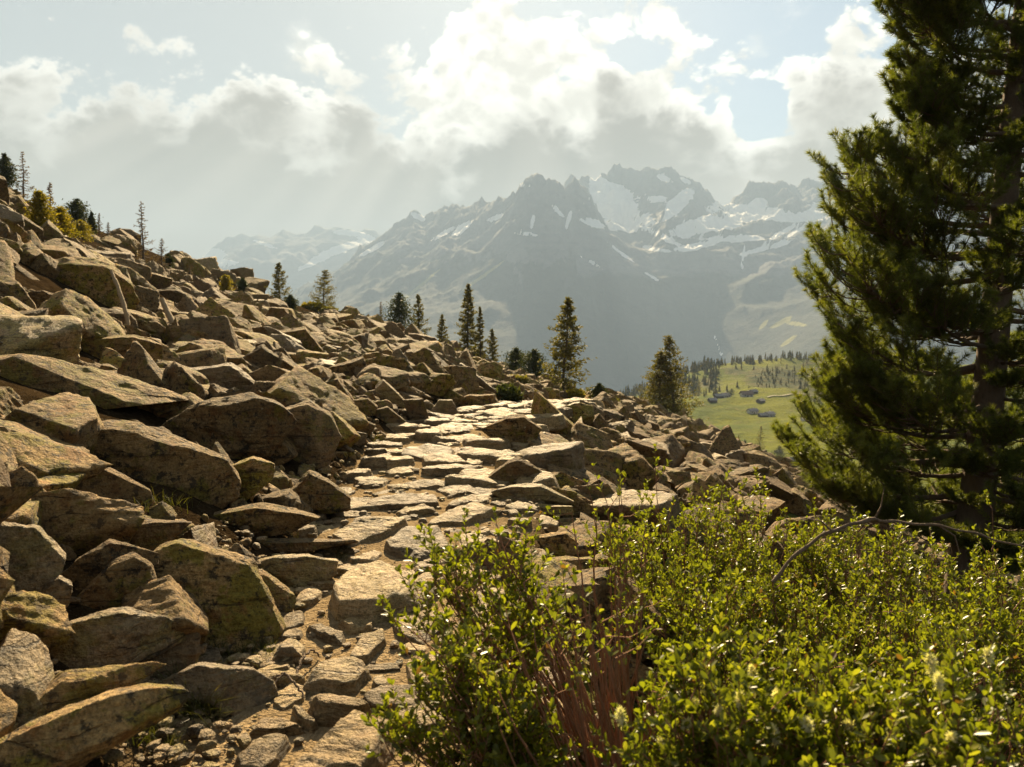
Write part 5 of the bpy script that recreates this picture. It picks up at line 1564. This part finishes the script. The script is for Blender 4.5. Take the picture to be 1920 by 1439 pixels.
def build_pine():
    Y = 11.0; rng = np.random.default_rng(21)
    root = bpy.data.objects.new('pine_tree', None); COL.objects.link(root)
    bx = at(1818, 960, Y)[0]; bz = float(ground(bx, Y))
    root.location = (bx, Y, bz); root['label'] = 'tall dark stone pine with long needled branches filling the right edge'; root['category'] = 'pine tree'
    Ht = 10.8 - bz; s = np.linspace(0, 1, 24)
    ax = np.stack([s * .75 + .05 * np.sin(s * 9), .06 * np.sin(s * 7 + 1), s * Ht - .2 * (s == 0)], 1)
    T = Tubes(); T.add(ax, .225 * (1 - s) ** .85 + .02 + .10 * np.exp(-s * 30), 12)
    obj('trunk', T.mesh('trunk', M_BARK), root)
    lens = [.9, 1.3, 1.7, 2.1, 2.5, 2.9]
    var = {l: [pine_branch(l, int(l * 100) + k) for k in range(3)] for l in lens}
    ys = np.array([1000, 950, 880, 800, 700, 650, 600, 510, 440, 370, 300, 200, 100, 0, -300, -700])
    Lm = np.array([1.4, 1.9, 2.4, 2.45, 2.15, 2.15, 2.2, 2.6, 2.3, 2.3, 1.85, 1.4, 1.45, 1.5, 1.2, .4])
    zs = np.array([at(1840, y, Y)[2] for y in ys]) - bz
    def limb(z, a, L, pitch):
        l = min(lens, key=lambda q: abs(q - L)); bm, nm = var[l][rng.integers(3)]
        o = np.array([np.interp(z / Ht, s, ax[:, i]) for i in range(3)])
        b = obj('branch', bm, root, o); k = L / l
        b.rotation_euler = (rng.normal(0, .15), -pitch, a); b.scale = (k, k, k)
        obj('needles', nm, b, kind='stuff')
    z, ang = .75, 0.0
    while z < Ht - .4:
        L0 = float(np.interp(z, zs, Lm)); L = L0 * rng.uniform(.66, 1.04)
        ang += 2.4 + rng.normal(0, .4)
        if math.sin(ang) < -.45: L *= .8 if z < 1.5 else .42          # short limbs on the shaded side let the trunk show
        limb(z, ang, L, float(np.interp(z / Ht, [0, .3, 1], [-.10, .10, .75])) + rng.normal(0, .10))
        z += rng.uniform(.045, .075) if z < 2.6 else rng.uniform(.07, .115)
    # the limbs that make the jagged left outline
    for py, L, dz in [(-110, 1.7, .2), (-60, 1.8, .2), (-10, 1.85, .15), (35, 1.85, .15), (75, 1.7, .2), (110, 1.6, .2), (150, 1.5, .2), (195, 1.5, .25), (250, 1.5, .3), (310, 2.0, .3), (355, 2.35, .25), (400, 2.4, .15), (460, 2.25, .1), (520, 2.62, .15), (560, 2.35, .1), (640, 2.2, .05), (690, 2.2, 0), (735, 2.15, -.05), (810, 2.5, 0), (880, 2.4, .05), (930, 2.0, .1)]:
        zc = at(1500, py, Y)[2] - bz - L * math.sin(max(dz, 0)) * .6 - L * .12
        limb(max(zc, .5), math.pi + rng.normal(0, .16), L, dz)


build_pine()


# ------------------------------------------------------------------ leafy shrubs in the foreground
_lt = np.array([(0, 0, 0), (.42, -.23, .05), (.42, .23, .05), (.80, -.20, .03), (.80, .20, .03), (1.0, 0, -.05), (.45, 0, -.03), (.82, 0, -.04)])
_lf = np.array([(0, 1, 6), (0, 6, 2), (1, 3, 7), (1, 7, 6), (6, 7, 4), (6, 4, 2), (3, 5, 7), (7, 5, 4)])


def leaves(P, D, rng, size, per_mesh=True):
    """P positions, D shoot directions: matrices for one leaf each"""
    k = len(P)
    r = rng.normal(size=(k, 3)); r -= (r * D).sum(1, keepdims=True) * D; r /= np.linalg.norm(r, axis=1)[:, None]
    x = D * rng.uniform(.45, 1.0, (k, 1)) + r * rng.uniform(.6, 1.0, (k, 1)); x[:, 2] += .15; x /= np.linalg.norm(x, axis=1)[:, None]
    n = D - (D * x).sum(1, keepdims=True) * x + rng.normal(size=(k, 3)) * .35; n -= (n * x).sum(1, keepdims=True) * x; n /= np.linalg.norm(n, axis=1)[:, None]
    y = np.cross(n, x); s = size * rng.uniform(.45, 1.3, (k, 1))
    return x * s, y * s, n * s


def leaf_mesh_data(P, X, Y, N):
    return (P[:, None] + _lt[None, :, :1] * X[:, None] + _lt[None, :, 1:2] * Y[:, None] + _lt[None, :, 2:] * N[:, None])


LEAF_ME = make_mesh('leaf', _lt, [_lf], M_LEAF, {'tint': np.full(8, .62)})
LEAF_ME2 = make_mesh('leaf', _lt, [_lf], M_LEAF, {'tint': np.full(8, .88)})


def catkin_mesh(seed):
    rng = np.random.default_rng(seed); k = 260
    u = rng.uniform(-1, 1, k); a = rng.uniform(0, 6.28, k); r = np.sqrt(1 - u * u)
    d = np.stack([r * np.cos(a), r * np.sin(a), u], 1)
    P = d * np.array((.004, .004, .013)); e = P + (d + rng.normal(0, .35, d.shape)) * .009
    s = np.cross(d, rng.normal(size=d.shape)); s /= np.linalg.norm(s, axis=1)[:, None]
    V = np.stack([P - s * .0016, P + s * .0016, e], 1).reshape(-1, 3)
    return make_mesh('catkin', V, [np.arange(len(V)).reshape(-1, 3)], M_CATKIN, {'tint': rng.random(len(V))}, smooth=False)


CATKINS = [catkin_mesh(i) for i in range(3)]


def shrub(label, px, top, Y, wpx, seed, stems=46, shoots=8, size=.030, root=None, low=None, single=0, catkins=0, stemmat=None, flat=.75, sparse=1.0, stem_r=1.0):
    """a dome of leafy shoots: centre column, top row, depth and width from the photograph"""
    rng = np.random.default_rng(seed)
    c = at(px, top, Y); R = wpx / 2 * Y / F
    rx = c[0] if root is None else at(root, top, Y)[0]
    gz = float(ground(rx, Y)) - .04
    H = max(c[2] - gz, .35)
    h0 = H * .25 if low is None else max(at(px, low, Y)[2] - gz, .02)
    o = bpy.data.objects.new('leafy_shrub', None); COL.objects.link(o)
    o.location = (rx, Y, gz); o['label'] = label; o['category'] = 'shrub'; o['group'] = 'leafy shrubs in the foreground'
    off = c[0] - rx
    T = Tubes(); SP, SD = [], []
    for i in range(stems):
        a = rng.uniform(0, 6.283); rr = rng.random() ** .5
        ex, ey = math.cos(a) * rr, math.sin(a) * rr
        bump_ = .74 + .52 * float(perlin(np.array([[ex * 1.9 + seed, ey * 1.9, 0.3]]))[0])
        ez = h0 + (H - h0) * min(bump_ + .08, 1.0) * math.sqrt(max(1 - (rr * .92) ** 2, .05)) * rng.uniform(.62, 1.02) * (1.22 if rng.random() < .08 else 1)
        e = np.array((off + ex * R, ey * R * .8, ez))
        b = np.array((rng.normal(0, .12) * R + ex * R * .12, rng.normal(0, .10) * R, 0))
        m = b * .45 + e * .55 + np.array((ex * R * .10, ey * R * .1, -.10 * H * rng.uniform(.3, 1.3)))
        q = np.linspace(0, 1, 8)[:, None]
        cur = (1 - q) ** 2 * b + 2 * q * (1 - q) * m + q ** 2 * e
        cur[1:-1] += rng.normal(0, .010, (6, 3))
        T.add(cur, np.linspace(.0075, .002, 8) * rng.uniform(.7, 1.35) * stem_r, 4)
        out = np.array((ex, ey, .9))
        for k in range(shoots):
            f = 1.0 if k == 0 else rng.uniform(.48, .98)
            p0 = np.array([np.interp(f, q[:, 0], cur[:, j]) for j in range(3)])
            d = out * .6 + rng.normal(0, .75, 3) + np.array((0, 0, .55)); d /= np.linalg.norm(d)
            l = rng.uniform(.07, .20)
            p1 = p0 + d * l * .5; d2 = d + np.array((0, 0, .5)); d2 /= np.linalg.norm(d2); p2 = p1 + d2 * l * .5
            T.add([p0, p1, p2], [.0026, .002, .0012], 3)
            n = max(3, int(l * sparse / .0105)); u = np.concatenate([rng.uniform(.25, 1, n), np.ones(int(4 * sparse) + 1)])
            SP.append(np.where(u[:, None] < .5, p0 + (p1 - p0) * u[:, None] * 2, p1 + (p2 - p1) * (u[:, None] - .5) * 2))
            SD.append(np.repeat([d2], len(u), 0))
    obj('stem', T.mesh('stem', stemmat or M_STEM), o)
    P, D = np.concatenate(SP), np.concatenate(SD)
    X, Yv, N = leaves(P, D, rng, size)
    keep = np.ones(len(P), bool)
    if single:
        vis = np.where((P[:, 2] > H * .45))[0]
        pick = vis[np.argsort(P[vis, 1] - P[vis, 2] * .6 + rng.uniform(0, .15, len(vis)))[:single]]
        keep[pick] = False
        for j, i in enumerate(pick):
            l = obj('leaf', LEAF_ME if j % 3 else LEAF_ME2, o)
            l.matrix_local = Matrix(((X[i, 0], Yv[i, 0], N[i, 0], P[i, 0]), (X[i, 1], Yv[i, 1], N[i, 1], P[i, 1]), (X[i, 2], Yv[i, 2], N[i, 2], P[i, 2]), (0, 0, 0, 1)))
    V = leaf_mesh_data(P, X, Yv, N)[keep]; k = len(V)
    Fc = (_lf[None] + 8 * np.arange(k)[:, None, None]).reshape(-1, 3)
    # young leaves are yellower, old ones deeper green
    t = np.repeat(np.clip(.5 + rng.normal(0, .22, k) + .25 * perlin(P[keep] * 6), 0, 1) + (rng.random(k) < .018) * 1.2, 8)
    obj('leaves', make_mesh('leaves', V.reshape(-1, 3), [Fc], M_LEAF, {'tint': t}), o, kind='stuff')
    if catkins:
        top_ = np.argsort(-(P[:, 2] - P[:, 1] * .5))[:len(P) // 4]
        for i in rng.choice(top_, catkins, False):
            cobj = obj('catkin', CATKINS[rng.integers(3)], o, P[i] + np.array((0, 0, .015)))
            cobj.rotation_euler = (rng.normal(0, .5), rng.normal(0, .5), 0); s = rng.uniform(.8, 1.4); cobj.scale = (s, s, s)
    return k


SHRUBS = [
 dict(label='open shrub with reddish bare stems and a leafy head in front of the path stones', px=905, top=968, Y=3.15, wpx=300, seed=1, stems=44, shoots=7, root=1130, low=1260),
 dict(label='low leafy shrub spilling over the path at the bottom center', px=855, top=1205, Y=2.55, wpx=280, seed=2, stems=46, shoots=8, root=1090, low=1500),
 dict(label='tangle of bare reddish stems with few leaves at the bottom center', px=1060, top=1110, Y=2.5, wpx=360, seed=3, stems=60, shoots=1, root=1190, low=1420, sparse=.25, stem_r=1.1),
 dict(label='bushy shrub below the large triangular boulder', px=1275, top=885, Y=5.3, wpx=330, seed=4, stems=56, shoots=9),
 dict(label='bright shrub in front of the lowest hut and the meadow', px=1440, top=868, Y=5.9, wpx=340, seed=5, stems=56, shoots=9),
 dict(label='broad shrub beneath the left pine branches', px=1600, top=915, Y=5.6, wpx=320, seed=6, stems=56, shoots=9),
 dict(label='shrub behind the curved bare branch near the pine trunk', px=1770, top=962, Y=5.4, wpx=330, seed=7, stems=54, shoots=9),
 dict(label='shrub at the right frame edge under the pine', px=1930, top=955, Y=5.2, wpx=320, seed=8, stems=54, shoots=9),
 dict(label='leafy shrub left of the curved bare branch, beside the sandy patch', px=1335, top=1010, Y=4.3, wpx=280, seed=9, stems=58, shoots=9),
 dict(label='dense shrub right under the curved bare branch', px=1520, top=1010, Y=4.2, wpx=380, seed=10, stems=64, shoots=9),
 dict(label='shaded shrub below the curved bare branch toward the right edge', px=1760, top=1050, Y=4.0, wpx=400, seed=11, stems=64, shoots=9),
 dict(label='dark shrub cut off by the right edge in the middle of the thicket', px=1960, top=1060, Y=3.8, wpx=360, seed=12, stems=54, shoots=9),
 dict(label='light green shrub next to the tangle of bare stems', px=1365, top=1125, Y=3.2, wpx=300, seed=13, stems=58, shoots=9),
 dict(label='shrub in the center of the thicket behind the nearest shrubs', px=1560, top=1165, Y=3.1, wpx=380, seed=14, stems=62, shoots=9),
 dict(label='shady shrub with glossy leaves at the lower right', px=1820, top=1180, Y=3.0, wpx=400, seed=15, stems=62, shoots=9),
 dict(label='nearest shrub with white fluffy catkins, left of the two others along the bottom', px=1370, top=1262, Y=2.15, wpx=370, seed=16, stems=60, shoots=8, single=130, catkins=12, low=1500),
 dict(label='nearest shrub with white catkins in the middle of the bottom edge', px=1600, top=1325, Y=2.05, wpx=360, seed=17, stems=56, shoots=8, single=120, catkins=9, low=1520),
 dict(label='nearest shrub with catkins in the bottom right corner', px=1840, top=1290, Y=2.0, wpx=400, seed=18, stems=58, shoots=8, single=120, catkins=10, low=1520),
 dict(label='thin sprig with a few yellow leaves standing before the boulders', px=1120, top=880, Y=3.9, wpx=110, seed=19, stems=6, shoots=4, root=1150, low=1010, sparse=.5),
 dict(label='small sparse sprout at the edge of the sandy patch', px=1185, top=975, Y=3.7, wpx=120, seed=20, stems=9, shoots=5, root=1180, low=1080, sparse=.6),
]
print('leaves', sum(shrub(**q) for q in SHRUBS))


# ------------------------------------------------------------------ dead wood, grass, moss
def tube_thing(name, label, cat, pts, rad, mat, sides=8, twigs=(), group=None):
    T = Tubes()
    P = np.array(pts); c = P[0].copy()
    s = np.linspace(0, 1, len(P)); q = np.linspace(0, 1, len(P) * 4)
    C = np.stack([np.interp(q, s, P[:, i]) for i in range(3)], 1)
    C = blur1(C, 3, 0) + np.stack([np.sin(q * 37), np.cos(q * 29), np.sin(q * 53 + 1)], 1) * .004 - c
    R = np.interp(q, s, rad) * (1 + .12 * np.sin(q * 47) + .08 * np.sin(q * 91))
    T.add(C, R, sides)
    o = obj(name, T.mesh(name, mat), None, c, label, cat, group)
    for tw in twigs:
        t = Tubes(); t.add(np.array(tw) - c, np.linspace(.006, .002, len(tw)), 5)
        obj('twig', t.mesh('twig', mat), o)
    return o


bp = [at(x, y, Y) for x, y, Y in [(1448, 1096, 3.7), (1470, 1062, 3.72), (1512, 1024, 3.74), (1548, 1000, 3.75), (1590, 985, 3.76), (1634, 974, 3.78), (1650, 976, 3.77), (1700, 981, 3.76), (1760, 986, 3.74), (1820, 998, 3.72), (1870, 1014, 3.7), (1960, 1036, 3.68)]]
tube_thing('bare_branch', 'curved bare grey branch arching over the shrubs', 'branch', bp, [.009, .009, .0085, .009, .008, .011, .007, .007, .006, .0055, .005, .004], M_BARK, 8,
           [[at(1640, 974, 3.78), at(1652, 950, 3.78), at(1658, 915, 3.76)], [at(1560, 996, 3.75), at(1540, 978, 3.74), at(1500, 970, 3.72)], [at(1760, 986, 3.74), at(1790, 1005, 3.73), at(1800, 1040, 3.72)]])

Y = (hit(340, 648) or 12) - .5
tube_thing('weathered_log', 'weathered bare log leaning on the scree boulders', 'log', [at(303, 560, Y + .9), at(316, 590, Y + .6), at(331, 618, Y + .3), at(349, 650, Y)], np.array([.034, .042, .046, .04]) * Y / 10, M_LOG, 9)
Y = (hit(240, 625) or 10) - .45
tube_thing('weathered_log', 'thin bleached pole propped across the dark low slab', 'log', [at(208, 508, Y + .8), at(222, 540, Y + .5), at(236, 585, Y + .1), at(240, 606, Y), at(245, 636, Y - .1)], np.array([.022, .028, .03, .026, .018]) * Y / 10, M_LOG, 8)


def gp(px, py, lift=0.02):
    t = hit(px, py, 60); p = at(px, py, t); p[2] = float(ground(p[0], p[1])) + lift
    return p


tube_thing('dry_twig', 'thin dry twig curling around the small grey rock', 'twig', [gp(555, 1290, .05), gp(566, 1268, .09), gp(585, 1250, .10), gp(600, 1243, .04)], [.006, .007, .006, .004], M_BARK, 6)
tube_thing('dry_twig', 'forked dry stick lying beside the smooth pale boulder', 'twig', [gp(512, 1302, .06), gp(535, 1300, .09), gp(556, 1312, .07), gp(572, 1325, .05)], [.006, .007, .006, .004], M_BARK, 6,
           [[gp(535, 1300, .09), gp(522, 1310, .08), gp(510, 1318, .06)]])


def build_grass():
    rng = np.random.default_rng(77); Vs, T = [], []
    spots = [(900, 735, 60, 24, 260, .35), (960, 720, 40, 20, 200, .35), (840, 715, 60, 16, 120, .3), (590, 600, 60, 10, 140, .4), (420, 540, 60, 10, 120, .4), (250, 500, 40, 10, 120, .4), (130, 460, 60, 14, 160, .35), (1180, 790, 60, 14, 160, .3), (560, 640, 120, 40, 120, .25), (300, 600, 160, 60, 120, .16), (700, 830, 30, 12, 140, .1), (640, 960, 14, 8, 120, .09), (480, 1180, 30, 14, 120, .07), (300, 960, 60, 20, 100, .1), (1010, 1090, 40, 14, 140, .08), (1200, 1080, 40, 20, 140, .09),
             (370, 1355, 40, 20, 260, .17), (340, 1330, 20, 12, 120, .2), (505, 1235, 22, 22, 200, .09), (440, 1228, 55, 10, 180, .09), (640, 1050, 22, 18, 160, .07), (1150, 1110, 40, 25, 300, .09),
             (560, 985, 35, 10, 160, .07), (60, 1200, 40, 20, 160, .07), (780, 1130, 40, 10, 160, .06), (1060, 760, 60, 8, 120, .25), (900, 1250, 80, 60, 200, .06), (1120, 1180, 60, 60, 240, .07),
             (640, 1180, 40, 20, 60, .05), (700, 1400, 60, 30, 140, .07), (300, 1420, 60, 20, 120, .08)]
    for px, py, sx, sy, n, L in spots:
        for i in range(n):
            x, y = rng.normal(px, sx * .5), rng.normal(py, sy * .5)
            t = hit(x, y, 80)
            if t is None: continue
            p = at(x, y, t); p[2] = float(ground(p[0], p[1])) + .01
            d = rng.normal(0, .5, 3); d[2] = 1; d /= np.linalg.norm(d); l = L * rng.uniform(.5, 1.2)
            s = np.cross(d, rng.normal(size=3)); s /= np.linalg.norm(s); w = .0014 + l * .005
            m = p + d * l * .55; e = p + d * l + np.array((d[0], d[1], -.35)) * l * .35
            Vs.append([p - s * w, p + s * w, m + s * w * .8, m - s * w * .8, e]); T.append(rng.random())
    V = np.array(Vs); k = len(V)
    i5 = 5 * np.arange(k)[:, None]
    me = make_mesh('grass', V.reshape(-1, 3), [np.array([[0, 1, 2, 3]]) + i5, np.array([[3, 2, 4]]) + i5], M_GRASS, {'tint': np.repeat(T, 5)})
    obj('grass', me, kind='stuff', label='sparse grass tufts between the stones beside the path', cat='grass')


build_grass()
